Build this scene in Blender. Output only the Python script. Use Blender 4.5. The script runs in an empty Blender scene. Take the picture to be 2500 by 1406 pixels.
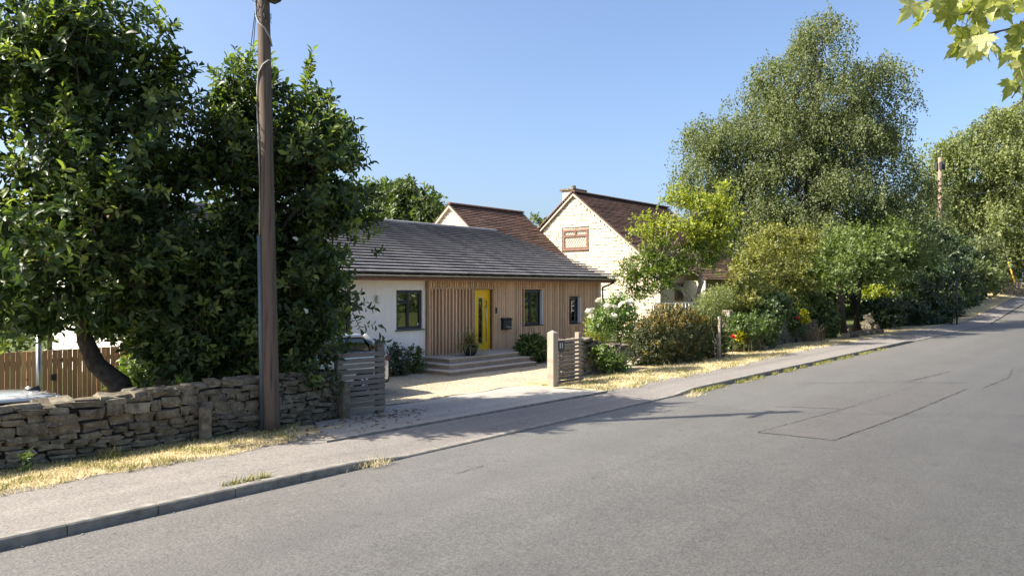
import bpy, math, random
import numpy as np
from mathutils import Matrix, Vector

# ------------------------------------------------------------------ camera, sky, sun, exposure
SC = bpy.context.scene
COL = SC.collection
PHI = math.radians(40.7)          # the street runs along +X, the houses stand on the +Y side
CP, SP = math.cos(PHI), math.sin(PHI)
F = 1800.0                        # focal length in photograph pixels
EYE = 2.5

cam_d = bpy.data.cameras.new('camera')
cam = bpy.data.objects.new('camera', cam_d)
COL.objects.link(cam)
cam.location = (0, 0, EYE)
cam.rotation_euler = (math.radians(90), 0, PHI - math.radians(90))
cam_d.sensor_width = 36.0
cam_d.lens = F / 2500.0 * 36.0
cam_d.shift_y = 0.0008
cam_d.clip_start = 0.05
cam_d.clip_end = 3000
SC.camera = cam

SUN_AZ = Vector((-0.80, 0.60, 0)).normalized()
SUN_EL = math.radians(42)
world = bpy.data.worlds.new('World')
SC.world = world
world.use_nodes = True
wn = world.node_tree
bg = wn.nodes['Background']
sky = wn.nodes.new('ShaderNodeTexSky')
sky.sky_type = 'NISHITA'
sky.sun_disc = False
sky.sun_elevation = SUN_EL
sky.sun_rotation = math.atan2(SUN_AZ.x, SUN_AZ.y)
sky.altitude = 0
sky.air_density = 0.85
sky.dust_density = 3.4
sky.ozone_density = 3.4
wn.links.new(sky.outputs['Color'], bg.inputs['Color'])
bg.inputs['Strength'].default_value = 0.110

sun_d = bpy.data.lights.new('sun', 'SUN')
sun_d.energy = 5.0
sun_d.angle = math.radians(0.5)
sun_d.color = (1.0, 0.93, 0.80)
sun = bpy.data.objects.new('sun', sun_d)
COL.objects.link(sun)
to_sun = Vector((SUN_AZ.x * math.cos(SUN_EL), SUN_AZ.y * math.cos(SUN_EL), math.sin(SUN_EL)))
sun.rotation_euler = to_sun.to_track_quat('Z', 'Y').to_euler()
sun.location = to_sun * 60

SC.view_settings.view_transform = 'Standard'
SC.view_settings.look = 'None'
SC.view_settings.gamma = 1.0
SC.view_settings.use_curve_mapping = False
SC.view_settings.exposure = 1.35
SC.render.engine = 'CYCLES'
SC.cycles.use_denoising = True
SC.cycles.max_bounces = 8
SC.cycles.transparent_max_bounces = 8

rng = np.random.default_rng(7)
random.seed(11)


# ------------------------------------------------------------------ survey helpers (photograph pixel -> place)
def on_v(px, v):
    t = (px - 1250) / F
    Z = v / (SP - t * CP)
    return Z * (CP + t * SP)


def z_v(px, py, v):
    t = (px - 1250) / F
    return EYE - (py - 705) * (v / (SP - t * CP)) / F


def at(px, py, Z):
    t = (px - 1250) / F
    return np.array([Z * (CP + t * SP), Z * (SP - t * CP), EYE - (py - 705) * Z / F])


def ground(px, py, z=0.0):
    return at(px, py, (EYE - z) * F / (py - 705))


def rise(u):
    return np.maximum(0.0, np.asarray(u, float) - 62.0) * 0.06


# ------------------------------------------------------------------ mesh helpers
class MB:
    def __init__(self):
        self.v = []
        self.f = []

    def add(self, vs, fs):
        n = len(self.v)
        self.v += [tuple(p) for p in vs]
        self.f += [tuple(i + n for i in q) for q in fs]
        return self

    def box(self, x0, x1, y0, y1, z0, z1):
        vs = [(x0, y0, z0), (x1, y0, z0), (x1, y1, z0), (x0, y1, z0), (x0, y0, z1), (x1, y0, z1), (x1, y1, z1), (x0, y1, z1)]
        return self.add(vs, [(3, 2, 1, 0), (4, 5, 6, 7), (0, 1, 5, 4), (1, 2, 6, 5), (2, 3, 7, 6), (3, 0, 4, 7)])

    def bbox(self, x0, x1, y0, y1, z0, z1, b=0.01):
        """box with chamfered edges"""
        c = np.array([(x0 + x1) / 2, (y0 + y1) / 2, (z0 + z1) / 2])
        h = np.array([(x1 - x0) / 2, (y1 - y0) / 2, (z1 - z0) / 2])
        b = min(b, h.min() * 0.9)
        vs, idx = [], {}
        for sx in (-1, 1):
            for sy in (-1, 1):
                for sz in (-1, 1):
                    s = np.array([sx, sy, sz])
                    for a in range(3):
                        p = s * (h - b)
                        p[a] = s[a] * h[a]
                        idx[(sx, sy, sz, a)] = len(vs)
                        vs.append(tuple(c + p))
        fs = []
        for a in range(3):
            o = [i for i in range(3) if i != a]
            for s in (-1, 1):
                q = []
                for (p, r) in ((-1, -1), (1, -1), (1, 1), (-1, 1)):
                    k = [0, 0, 0]
                    k[a] = s
                    k[o[0]] = p
                    k[o[1]] = r
                    q.append(idx[(k[0], k[1], k[2], a)])
                fs.append(tuple(q))
        for a in range(3):
            o = [i for i in range(3) if i != a]
            for p in (-1, 1):
                for r in (-1, 1):
                    q = []
                    for s, ax in ((-1, o[0]), (1, o[0]), (1, o[1]), (-1, o[1])):
                        k = [0, 0, 0]
                        k[a] = s
                        k[o[0]] = p
                        k[o[1]] = r
                        q.append(idx[(k[0], k[1], k[2], ax)])
                    fs.append(tuple(q))
        for sx in (-1, 1):
            for sy in (-1, 1):
                for sz in (-1, 1):
                    fs.append(tuple(idx[(sx, sy, sz, a)] for a in range(3)))
        return self.add(vs, fs)

    def tube(self, pts, rad, n=8, cap=True):
        pts = [np.array(p, float) for p in pts]
        if not hasattr(rad, '__len__'):
            rad = [rad] * len(pts)
        vs, fs = [], []
        up = np.array([0, 0, 1.0])
        for i, p in enumerate(pts):
            a = pts[min(i + 1, len(pts) - 1)] - pts[max(i - 1, 0)]
            a = a / (np.linalg.norm(a) + 1e-9)
            x = np.cross(a, up)
            if np.linalg.norm(x) < 1e-3:
                x = np.array([1.0, 0, 0])
            x /= np.linalg.norm(x)
            y = np.cross(a, x)
            for k in range(n):
                th = 2 * math.pi * k / n
                vs.append(p + rad[i] * (math.cos(th) * x + math.sin(th) * y))
        for i in range(len(pts) - 1):
            for k in range(n):
                fs.append((i * n + k, i * n + (k + 1) % n, (i + 1) * n + (k + 1) % n, (i + 1) * n + k))
        if cap:
            fs.append(tuple(range(n - 1, -1, -1)))
            fs.append(tuple((len(pts) - 1) * n + k for k in range(n)))
        return self.add(vs, fs)

    def prism(self, poly, d):
        """closed prism: polygon (3D points) swept by vector d"""
        poly = [np.array(p, float) for p in poly]
        n = len(poly)
        d = np.array(d, float)
        vs = poly + [p + d for p in poly]
        fs = [tuple(range(n - 1, -1, -1)), tuple(range(n, 2 * n))]
        fs += [(i, (i + 1) % n, (i + 1) % n + n, i + n) for i in range(n)]
        return self.add(vs, fs)

    def rot(self, c, ang):
        ca, sa = math.cos(ang), math.sin(ang)
        self.v = [((p[0] - c[0]) * ca - (p[1] - c[1]) * sa + c[0], (p[0] - c[0]) * sa + (p[1] - c[1]) * ca + c[1], p[2]) for p in self.v]
        return self

    def mesh(self, name, mat, smooth=False):
        me = bpy.data.meshes.new(name)
        me.from_pydata(self.v, [], self.f)
        me.validate()
        me.update()
        if smooth:
            me.polygons.foreach_set('use_smooth', [True] * len(me.polygons))
        if mat:
            me.materials.append(mat)
        return me

    def build(self, name, mat, parent=None, smooth=False):
        import bmesh
        me = self.mesh(name, mat, smooth)
        bm = bmesh.new()
        bm.from_mesh(me)
        bmesh.ops.recalc_face_normals(bm, faces=bm.faces)
        bm.to_mesh(me)
        bm.free()
        return link(name, me, parent)


def link(name, me, parent=None, mat4=None):
    o = bpy.data.objects.new(name, me)
    COL.objects.link(o)
    if parent is not None:
        o.parent = parent
        if parent.type == 'EMPTY':
            o.matrix_parent_inverse = Matrix.Translation(-parent.location)
    if mat4 is not None:
        o.matrix_local = mat4
        if parent is not None and parent.type == 'EMPTY':
            o.matrix_parent_inverse = Matrix.Translation(-parent.location)
            o.matrix_basis = mat4
        else:
            o.matrix_basis = mat4
    return o


def tag(o, label=None, cat=None, group=None, kind=None):
    if label:
        o['label'] = label
    if cat:
        o['category'] = cat
    if group:
        o['group'] = group
    if kind:
        o['kind'] = kind
    return o


def thing(name, loc, label, cat, group=None):
    o = bpy.data.objects.new(name, None)
    o.empty_display_size = 0.2
    COL.objects.link(o)
    o.location = tuple(float(x) for x in loc)
    return tag(o, label, cat, group)


# ------------------------------------------------------------------ materials
def lin(r, g, b):
    def c(x):
        x /= 255.0
        return x / 12.92 if x <= 0.04045 else ((x + 0.055) / 1.055) ** 2.4
    return (c(r), c(g), c(b))


class NT:
    def __init__(self, name):
        self.m = bpy.data.materials.new(name)
        self.m.use_nodes = True
        self.t = self.m.node_tree
        self.b = self.t.nodes['Principled BSDF']
        self.out = self.t.nodes['Material Output']

    def n(self, kind, **kw):
        nd = self.t.nodes.new(kind)
        for k, v in kw.items():
            if k in nd.inputs.keys() if hasattr(nd.inputs, 'keys') else False:
                nd.inputs[k].default_value = v
            else:
                setattr(nd, k, v)
        return nd

    def l(self, a, b):
        self.t.links.new(a, b)

    def coords(self, kind='pos', scale=(1, 1, 1)):
        if kind == 'pos':
            s = self.n('ShaderNodeNewGeometry').outputs['Position']
        else:
            s = self.n('ShaderNodeTexCoord').outputs['Object']
        mp = self.n('ShaderNodeMapping')
        mp.inputs['Scale'].default_value = scale
        self.l(s, mp.inputs['Vector'])
        return mp.outputs['Vector']

    def noise(self, vec, scale, detail=4, rough=0.55):
        nd = self.n('ShaderNodeTexNoise')
        nd.inputs['Scale'].default_value = scale
        nd.inputs['Detail'].default_value = detail
        nd.inputs['Roughness'].default_value = rough
        self.l(vec, nd.inputs['Vector'])
        return nd.outputs['Fac']

    def ramp(self, fac, stops):
        r = self.n('ShaderNodeValToRGB')
        e = r.color_ramp.elements
        while len(e) < len(stops):
            e.new(0.5)
        for i, (p, c) in enumerate(stops):
            e[i].position = p
            e[i].color = (c[0], c[1], c[2], 1)
        self.l(fac, r.inputs['Fac'])
        return r.outputs['Color']

    def mix(self, a, b, fac, mode='MIX'):
        m = self.n('ShaderNodeMix', data_type='RGBA', blend_type=mode)
        for s, v in ((m.inputs[6], a), (m.inputs[7], b)):
            if isinstance(v, tuple):
                s.default_value = (v[0], v[1], v[2], 1)
            else:
                self.l(v, s)
        if isinstance(fac, (int, float)):
            m.inputs[0].default_value = fac
        else:
            self.l(fac, m.inputs[0])
        return m.outputs[2]

    def bump(self, h, strength=0.4, dist=0.01):
        b = self.n('ShaderNodeBump')
        b.inputs['Strength'].default_value = strength
        b.inputs['Distance'].default_value = dist
        self.l(h, b.inputs['Height'])
        self.l(b.outputs['Normal'], self.b.inputs['Normal'])

    def done(self, col, rough=0.8, spec=0.3, metal=0.0):
        if isinstance(col, tuple):
            self.b.inputs['Base Color'].default_value = (*col, 1)
        else:
            self.l(col, self.b.inputs['Base Color'])
        self.b.inputs['Roughness'].default_value = rough
        self.b.inputs['Specular IOR Level'].default_value = spec
        self.b.inputs['Metallic'].default_value = metal
        return self.m


def mul(c, k):
    return tuple(x * k for x in c)


def plain(name, col, rough=0.6, spec=0.4, metal=0.0, var=0.15, scale=6.0, bump=0.0, bscale=60):
    t = NT(name)
    v = t.coords('pos')
    c = t.ramp(t.noise(v, scale), [(0.3, mul(col, 1 - var)), (0.7, mul(col, 1 + var))])
    if bump:
        t.bump(t.noise(v, bscale, 3), bump, 0.01)
    return t.done(c, rough, spec, metal)


def per_object(t, col, amount, tint=None):
    """vary a colour from one piece to the next"""
    oi = t.n('ShaderNodeObjectInfo')
    a = t.ramp(oi.outputs['Random'], [(0.0, (1 - amount,) * 3), (0.5, tint or (1, 1, 1)), (1.0, (1 + amount,) * 3)])
    return t.mix(col, a, 1.0, 'MULTIPLY')


def wood(name, c1, c2, grain=(14, 14, 0.8), vary=0.2, rough=0.75, tint=None):
    t = NT(name)
    oi = t.n('ShaderNodeObjectInfo')
    geo = t.n('ShaderNodeNewGeometry')
    vm = t.n('ShaderNodeVectorMath', operation='MULTIPLY_ADD')
    comb = t.n('ShaderNodeCombineXYZ')
    for k in range(3):
        t.l(oi.outputs['Random'], comb.inputs[k])
    t.l(comb.outputs[0], vm.inputs[0])
    vm.inputs[1].default_value = (37, 51, 23)
    t.l(geo.outputs['Position'], vm.inputs[2])
    mp = t.n('ShaderNodeMapping')
    mp.inputs['Scale'].default_value = grain
    t.l(vm.outputs[0], mp.inputs['Vector'])
    g = t.noise(mp.outputs[0], 3.0, 6, 0.6)
    c = t.ramp(g, [(0.25, c1), (0.5, c2), (0.8, mul(c2, 1.12))])
    kn = t.n('ShaderNodeTexVoronoi')
    kn.inputs['Scale'].default_value = 2.2
    t.l(vm.outputs[0], kn.inputs['Vector'])
    c = t.mix(mul(c1, 0.45), c, t.ramp(kn.outputs['Distance'], [(0.03, (0, 0, 0)), (0.075, (1, 1, 1))]))
    c = per_object(t, c, vary, tint)
    t.bump(g, 0.35, 0.006)
    return t.done(c, rough, 0.25)


def leaf_mat(name, stops, trans=0.35, rough=0.42, spec=0.5, warm=(1.5, 1.65, 0.5), per_obj=False):
    """leaf colour differs from leaf to leaf; light passes through the blade"""
    t = NT(name)
    g = t.n('ShaderNodeNewGeometry')
    c = t.ramp(t.n('ShaderNodeObjectInfo').outputs['Random'] if per_obj else g.outputs['Random Per Island'], stops)
    if per_obj:
        c = t.mix(c, t.ramp(t.noise(t.coords('pos'), 38, 4), [(0.3, (0.72, 0.75, 0.65)), (0.7, (1.12, 1.1, 1.15))]), 1.0, 'MULTIPLY')
    t.done(c, rough, spec)
    tr = t.n('ShaderNodeBsdfTranslucent')
    wc = t.mix(c, warm, 1.0, 'MULTIPLY')
    t.l(wc, tr.inputs['Color'])
    ms = t.n('ShaderNodeMixShader')
    ms.inputs[0].default_value = trans
    t.l(t.b.outputs[0], ms.inputs[1])
    t.l(tr.outputs[0], ms.inputs[2])
    t.l(ms.outputs[0], t.out.inputs['Surface'])
    return t.m


M = {}


def asphalt(name, c1, c2, blot=0.25, gutter=False):
    t = NT(name)
    v = t.coords('pos')
    vo = t.n('ShaderNodeTexVoronoi')
    vo.inputs['Scale'].default_value = 70
    t.l(v, vo.inputs['Vector'])
    ag = t.noise(v, 45, 5, 0.75)
    c = t.ramp(ag, [(0.30, mul(c1, 0.5)), (0.47, c1), (0.66, mul(c2, 1.12))])
    chips = t.ramp(t.noise(v, 130, 2, 0.5), [(0.66, (0, 0, 0)), (0.72, (1, 1, 1))])
    c = t.mix(c, mul(c2, 1.5), t.mix((0, 0, 0), chips, 0.5))
    b = t.ramp(t.noise(t.coords('pos', (0.03, 1.2, 1)), 1.1, 5, 0.6), [(0.3, (1 - blot,) * 3), (0.7, (1 + blot * 0.6,) * 3)])
    c = t.mix(c, b, 1.0, 'MULTIPLY')
    sp = t.ramp(t.noise(v, 4.3, 3, 0.5), [(0.64, (1, 1, 1)), (0.74, (0.76, 0.76, 0.76))])
    c = t.mix(c, sp, 1.0, 'MULTIPLY')
    fl = t.ramp(t.noise(v, 17, 2, 0.6), [(0.3, (0.90, 0.90, 0.90)), (0.7, (1.08, 1.08, 1.08))])
    c = t.mix(c, fl, 1.0, 'MULTIPLY')
    b2 = t.ramp(t.noise(v, 1.7, 4, 0.6), [(0.35, (0.95, 0.95, 0.95)), (0.65, (1.03, 1.03, 1.02))])
    c = t.mix(c, b2, 1.0, 'MULTIPLY')
    if gutter:  # gutter: sunlit fall-off painted into the colour, paler at the kerb, darker away
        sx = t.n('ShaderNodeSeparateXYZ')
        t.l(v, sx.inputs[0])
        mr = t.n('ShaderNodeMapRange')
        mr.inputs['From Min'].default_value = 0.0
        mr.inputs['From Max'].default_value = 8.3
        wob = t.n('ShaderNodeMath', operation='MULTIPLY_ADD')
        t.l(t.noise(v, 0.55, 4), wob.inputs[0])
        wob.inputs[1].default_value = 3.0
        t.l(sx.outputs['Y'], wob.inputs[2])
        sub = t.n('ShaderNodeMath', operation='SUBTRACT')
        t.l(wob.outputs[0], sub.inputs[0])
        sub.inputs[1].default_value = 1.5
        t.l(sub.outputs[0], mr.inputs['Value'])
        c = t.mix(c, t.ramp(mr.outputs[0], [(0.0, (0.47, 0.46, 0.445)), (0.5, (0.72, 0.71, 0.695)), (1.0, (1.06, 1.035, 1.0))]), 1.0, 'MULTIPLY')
    t.bump(ag, 0.5, 0.012)
    return t.done(c, 0.62 if gutter else 0.85, 0.5 if gutter else 0.25)


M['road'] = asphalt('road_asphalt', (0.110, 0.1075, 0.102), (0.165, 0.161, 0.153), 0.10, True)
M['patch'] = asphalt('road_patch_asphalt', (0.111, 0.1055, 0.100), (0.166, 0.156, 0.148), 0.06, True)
M['pave'] = asphalt('pavement_asphalt', (0.19, 0.172, 0.156), (0.275, 0.25, 0.228), 0.24)
M['crack'] = plain('crack_tar', (0.062, 0.06, 0.057), 0.9, 0.2)
M['kerb'] = plain('kerb_concrete', (0.21, 0.195, 0.17), 0.9, 0.2, 0, 0.3, 7, 0.4, 90)
M['drive'] = asphalt('drive_apron', (0.30, 0.275, 0.24), (0.40, 0.37, 0.325), 0.25)


def gravel_mat():
    t = NT('gravel')
    v = t.coords('pos')
    vo = t.n('ShaderNodeTexVoronoi')
    vo.inputs['Scale'].default_value = 34
    t.l(v, vo.inputs['Vector'])
    c = t.ramp(vo.outputs['Color'], [(0.1, (0.26, 0.215, 0.15)), (0.5, (0.43, 0.365, 0.265)), (0.9, (0.56, 0.49, 0.38))])
    big = t.ramp(t.noise(v, 0.9, 4), [(0.3, (0.86, 0.84, 0.8)), (0.7, (1.05, 1.05, 1.05))])
    c = t.mix(c, big, 1.0, 'MULTIPLY')
    t.bump(vo.outputs['Distance'], 0.9, 0.02)
    return t.done(c, 0.9, 0.2)


M['gravel'] = gravel_mat()


def soil_mat():
    t = NT('verge_soil')
    v = t.coords('pos')
    c = t.ramp(t.noise(v, 2.4, 6, 0.65), [(0.3, (0.28, 0.22, 0.11)), (0.5, (0.45, 0.36, 0.20)), (0.72, (0.58, 0.47, 0.30))])
    t.bump(t.noise(v, 40, 4), 0.8, 0.02)
    return t.done(c, 0.95, 0.1)


M['soil'] = soil_mat()
M['earth'] = plain('garden_earth', (0.075, 0.055, 0.04), 0.95, 0.1, 0, 0.4, 3, 0.7, 30)
M['lawn'] = plain('garden_lawn', (0.085, 0.10, 0.036), 0.95, 0.1, 0, 0.4, 0.7, 0.7, 30)


def stone_mat(name, c1, c2, c3, lichen=0.5, vary=0.28):
    t = NT(name)
    v = t.coords('pos')
    c = t.ramp(t.noise(v, 7, 7, 0.7), [(0.28, c1), (0.5, c2), (0.75, c3)])
    li = t.ramp(t.noise(v, 23, 4, 0.6), [(0.62, (0, 0, 0)), (0.70, (lichen,) * 3)])
    c = t.mix(c, (0.52, 0.50, 0.44), li)
    c = per_object(t, c, vary, (1.0, 0.97, 0.92))
    t.bump(t.noise(v, 26, 6, 0.7), 0.75, 0.03)
    return t.done(c, 0.92, 0.2)


M['drystone'] = stone_mat('dry_stone', (0.055, 0.048, 0.037), (0.15, 0.13, 0.097), (0.29, 0.26, 0.20))
M['core'] = plain('wall_core', (0.05, 0.043, 0.036), 0.95, 0.1)
M['cotswold'] = stone_mat('cotswold_block', (0.58, 0.50, 0.375), (0.66, 0.58, 0.45), (0.72, 0.645, 0.52), 0.06, 0.08)
M['mortar'] = plain('mortar', (0.50, 0.43, 0.33), 0.95, 0.1)
M['render'] = None


def render_mat():
    t = NT('white_render')
    v = t.coords('pos')
    c = t.ramp(t.noise(v, 1.2, 4), [(0.3, (0.83, 0.79, 0.735)), (0.7, (0.88, 0.845, 0.79))])
    st = t.ramp(t.noise(t.coords('pos', (5, 5, 0.35)), 2.2, 5, 0.6), [(0.45, (1, 1, 1)), (0.75, (0.92, 0.91, 0.89))])
    c = t.mix(c, st, 1.0, 'MULTIPLY')
    t.bump(t.noise(v, 110, 3), 0.25, 0.01)
    return t.done(c, 0.9, 0.2)


M['render'] = render_mat()
M['plinth'] = plain('render_plinth', (0.70, 0.68, 0.64), 0.9, 0.2, 0, 0.05, 2)
M['cedar'] = wood('larch_batten', (0.46, 0.285, 0.165), (0.64, 0.43, 0.265), (10, 10, 0.6), 0.22)
M['cedar_dark'] = wood('larch_board', (0.22, 0.115, 0.075), (0.32, 0.175, 0.115), (0.6, 10, 10), 0.08)
M['membrane'] = plain('cladding_backing', (0.16, 0.095, 0.062), 0.9, 0.1)
M['greywood'] = wood('weathered_slat', (0.10, 0.082, 0.065), (0.185, 0.158, 0.13), (1.0, 14, 14), 0.24)
M['postwood'] = wood('weathered_post', (0.19, 0.155, 0.12), (0.32, 0.265, 0.205), (14, 14, 0.9), 0.1)
M['fence'] = wood('fence_board', (0.30, 0.165, 0.085), (0.44, 0.26, 0.145), (12, 12, 0.8), 0.2)
M['pole'] = wood('pole_timber', (0.018, 0.013, 0.010), (0.120, 0.086, 0.066), (8, 8, 0.3), 0.02)
M['polegrey'] = wood('far_pole_timber', (0.14, 0.095, 0.07), (0.24, 0.17, 0.125), (16, 16, 0.5), 0.05)
M['bark'] = plain('bark', (0.075, 0.06, 0.045), 0.95, 0.1, 0, 0.4, 9, 0.8, 18)
M['palebark'] = plain('pale_bark', (0.28, 0.24, 0.19), 0.95, 0.1, 0, 0.35, 8, 0.8, 18)
M['birchbark'] = plain('birch_bark', (0.20, 0.185, 0.17), 0.95, 0.1, 0, 0.5, 6, 0.8, 14)
M['tile'] = None


def tile_mat():
    t = NT('slate_grey_tile')
    v = t.coords('pos')
    g = t.n('ShaderNodeNewGeometry')
    c = t.ramp(g.outputs['Random Per Island'], [(0.0, (0.165, 0.152, 0.152)), (0.5, (0.205, 0.19, 0.19)), (1.0, (0.25, 0.235, 0.23))])
    c = t.mix(c, t.ramp(t.noise(v, 1.6, 6, 0.7), [(0.3, (0.84, 0.84, 0.86)), (0.7, (1.12, 1.1, 1.06))]), 1.0, 'MULTIPLY')
    li = t.ramp(t.noise(v, 9, 5, 0.7), [(0.66, (0, 0, 0)), (0.76, (0.45, 0.45, 0.45))])
    c = t.mix(c, (0.33, 0.32, 0.27), li)
    t.bump(t.noise(v, 70, 3), 0.3, 0.01)
    return t.done(c, 0.6, 0.4)


M['tile'] = tile_mat()
M['metal'] = plain('galvanised_metal', (0.42, 0.42, 0.41), 0.35, 0.5, 0.85, 0.08, 5)
M['black'] = plain('black_plastic', (0.018, 0.019, 0.021), 0.45, 0.5, 0, 0.1, 5)
M['anthracite'] = plain('anthracite_frame', (0.022, 0.025, 0.03), 0.4, 0.5, 0, 0.1, 5)
M['yellow'] = plain('yellow_door', (0.86, 0.54, 0.008), 0.38, 0.4, 0, 0.04, 2)
M['steel'] = plain('brushed_steel', (0.55, 0.53, 0.50), 0.3, 0.5, 1.0, 0.05, 8)
M['white'] = plain('white_paint', (0.78, 0.78, 0.76), 0.5, 0.4, 0, 0.03, 5)
M['slab'] = plain('step_slab', (0.47, 0.415, 0.35), 0.85, 0.25, 0, 0.1, 5, 0.2, 80)
M['riser'] = plain('step_riser', (0.36, 0.285, 0.22), 0.88, 0.2, 0, 0.14, 5, 0.3, 60)
M['brownframe'] = plain('brown_frame', (0.21, 0.115, 0.08), 0.6, 0.4, 0, 0.12, 5)
M['lead'] = plain('lead_strip', (0.62, 0.60, 0.56), 0.6, 0.4)
M['conduit'] = plain('cable_guard', (0.075, 0.10, 0.115), 0.4, 0.5, 0, 0.15, 4)
M['cable'] = plain('grey_cable', (0.30, 0.29, 0.27), 0.6, 0.4)
M['wire'] = plain('black_wire', (0.03, 0.03, 0.033), 0.6, 0.3)
M['guard'] = plain('yellow_guard', (0.75, 0.42, 0.02), 0.5, 0.4)
M['tyre'] = plain('tyre_rubber', (0.02, 0.02, 0.02), 0.8, 0.3)
M['rim'] = plain('alloy_rim', (0.5, 0.5, 0.5), 0.3, 0.5, 0.9)
M['redlight'] = plain('tail_lamp', (0.06, 0.008, 0.008), 0.15, 0.6)
M['curtain'] = plain('pale_blind', (0.55, 0.54, 0.50), 0.8, 0.2, 0, 0.06, 20)
M['netcurtain'] = plain('net_curtain', (0.34, 0.32, 0.285), 0.8, 0.3, 0, 0.12, 6)
M['interior'] = plain('room_interior', (0.10, 0.095, 0.088), 0.9, 0.1)


def paint(name, col):
    t = NT(name)
    m = t.done(col, 0.25, 0.5, 0.25)
    t.b.inputs['Coat Weight'].default_value = 1.0
    t.b.inputs['Coat Roughness'].default_value = 0.04
    return m


M['silver'] = paint('silver_car_paint', (0.42, 0.43, 0.45))
M['whitecar'] = paint('white_car_paint', (0.72, 0.73, 0.74))


def glass(name, ior=1.8, tint=(0.55, 0.58, 0.57)):
    """double glazing: mirror-like reflection by Fresnel, and a tinted view into the room"""
    t = NT(name)
    gl = t.n('ShaderNodeBsdfGlossy')
    gl.inputs['Roughness'].default_value = 0.015
    gl.inputs['Color'].default_value = (0.95, 0.97, 1.0, 1)
    tr = t.n('ShaderNodeBsdfTransparent')
    tr.inputs['Color'].default_value = (*tint, 1)
    fr = t.n('ShaderNodeFresnel')
    fr.inputs['IOR'].default_value = ior
    ms = t.n('ShaderNodeMixShader')
    t.l(fr.outputs[0], ms.inputs[0])
    t.l(tr.outputs[0], ms.inputs[1])
    t.l(gl.outputs[0], ms.inputs[2])
    t.l(ms.outputs[0], t.out.inputs['Surface'])
    return t.m


M['glass'] = glass('window_glass', 2.3)
M['carglass'] = glass('car_glass', 1.7, (0.12, 0.13, 0.13))


def brown_tile():
    t = NT('brown_clay_tile')
    v = t.coords('pos', (1, 1, 1))
    c = t.ramp(t.noise(v, 9, 4, 0.7), [(0.3, (0.085, 0.052, 0.043)), (0.55, (0.135, 0.085, 0.068)), (0.8, (0.20, 0.135, 0.105))])
    moss = t.ramp(t.noise(v, 1.3, 6, 0.7), [(0.56, (0, 0, 0)), (0.72, (0.5, 0.5, 0.5))])
    c = t.mix(c, (0.16, 0.12, 0.065), moss)
    g = t.n('ShaderNodeNewGeometry')
    c = t.mix(c, t.ramp(g.outputs['Random Per Island'], [(0, (0.72, 0.72, 0.72)), (1, (1.25, 1.22, 1.2))]), 1.0, 'MULTIPLY')
    t.bump(t.noise(v, 40, 3), 0.4, 0.01)
    return t.done(c, 0.9, 0.2)


M['browntile'] = brown_tile()

G = lambda *c: tuple(c)
M['mag'] = leaf_mat('magnolia_leaf', [(0.0, G(0.026, 0.046, 0.018)), (0.5, G(0.045, 0.075, 0.024)), (0.85, G(0.075, 0.11, 0.034)), (1.0, G(0.12, 0.15, 0.045))], 0.34, 0.42, 0.35)
M['magnew_sunlit'] = leaf_mat('magnolia_sunlit_new_leaf', [(0.0, G(0.10, 0.145, 0.035)), (0.5, G(0.17, 0.215, 0.055)), (1.0, G(0.27, 0.30, 0.10))], 0.42, 0.33, 0.5)  # new leaves, brightened in colour to paint in sunlit shoots
M['birch'] = leaf_mat('birch_leaf', [(0.0, G(0.10, 0.122, 0.055)), (0.5, G(0.145, 0.168, 0.078)), (1.0, G(0.20, 0.218, 0.108))], 0.34, 0.62, 0.25)
M['willow'] = leaf_mat('pale_leaf', [(0.0, G(0.11, 0.135, 0.05)), (0.5, G(0.18, 0.205, 0.078)), (1.0, G(0.25, 0.27, 0.12))], 0.36, 0.62, 0.25)
M['lab'] = leaf_mat('laburnum_leaf', [(0.0, G(0.12, 0.165, 0.025)), (0.5, G(0.22, 0.255, 0.035)), (1.0, G(0.38, 0.37, 0.05))], 0.42, 0.5)
M['labgreen'] = leaf_mat('laburnum_green_leaf', [(0.0, G(0.06, 0.10, 0.022)), (1.0, G(0.17, 0.21, 0.035))], 0.38, 0.5)
M['olive'] = leaf_mat('olive_leaf', [(0.0, G(0.09, 0.10, 0.026)), (0.6, G(0.19, 0.195, 0.045)), (1.0, G(0.32, 0.30, 0.075))], 0.38, 0.5)
M['green'] = leaf_mat('green_leaf', [(0.0, G(0.045, 0.075, 0.022)), (0.6, G(0.085, 0.13, 0.034)), (1.0, G(0.15, 0.20, 0.055))], 0.33, 0.42)
M['roundgreen'] = leaf_mat('light_green_leaf', [(0.0, G(0.07, 0.10, 0.03)), (0.6, G(0.13, 0.17, 0.05)), (1.0, G(0.22, 0.26, 0.09))], 0.36, 0.5, 0.35)
M['ivy'] = leaf_mat('ivy_leaf', [(0.0, G(0.035, 0.065, 0.022)), (0.6, G(0.085, 0.13, 0.04)), (1.0, G(0.20, 0.25, 0.09))], 0.25, 0.33, 0.6)
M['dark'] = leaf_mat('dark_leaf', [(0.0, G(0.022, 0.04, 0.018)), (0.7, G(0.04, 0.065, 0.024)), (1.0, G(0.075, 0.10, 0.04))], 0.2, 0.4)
M['far'] = leaf_mat('far_leaf', [(0.0, G(0.055, 0.085, 0.03)), (0.6, G(0.09, 0.125, 0.04)), (1.0, G(0.15, 0.18, 0.06))], 0.33, 0.5)
M['orange'] = leaf_mat('orange_tip_leaf', [(0.0, G(0.11, 0.08, 0.02)), (0.5, G(0.20, 0.13, 0.028)), (1.0, G(0.28, 0.19, 0.045))], 0.3, 0.5)
M['bronze'] = leaf_mat('bronze_green_leaf', [(0.0, G(0.028, 0.042, 0.014)), (0.6, G(0.05, 0.064, 0.02)), (1.0, G(0.095, 0.09, 0.026))], 0.3, 0.5)
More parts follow.
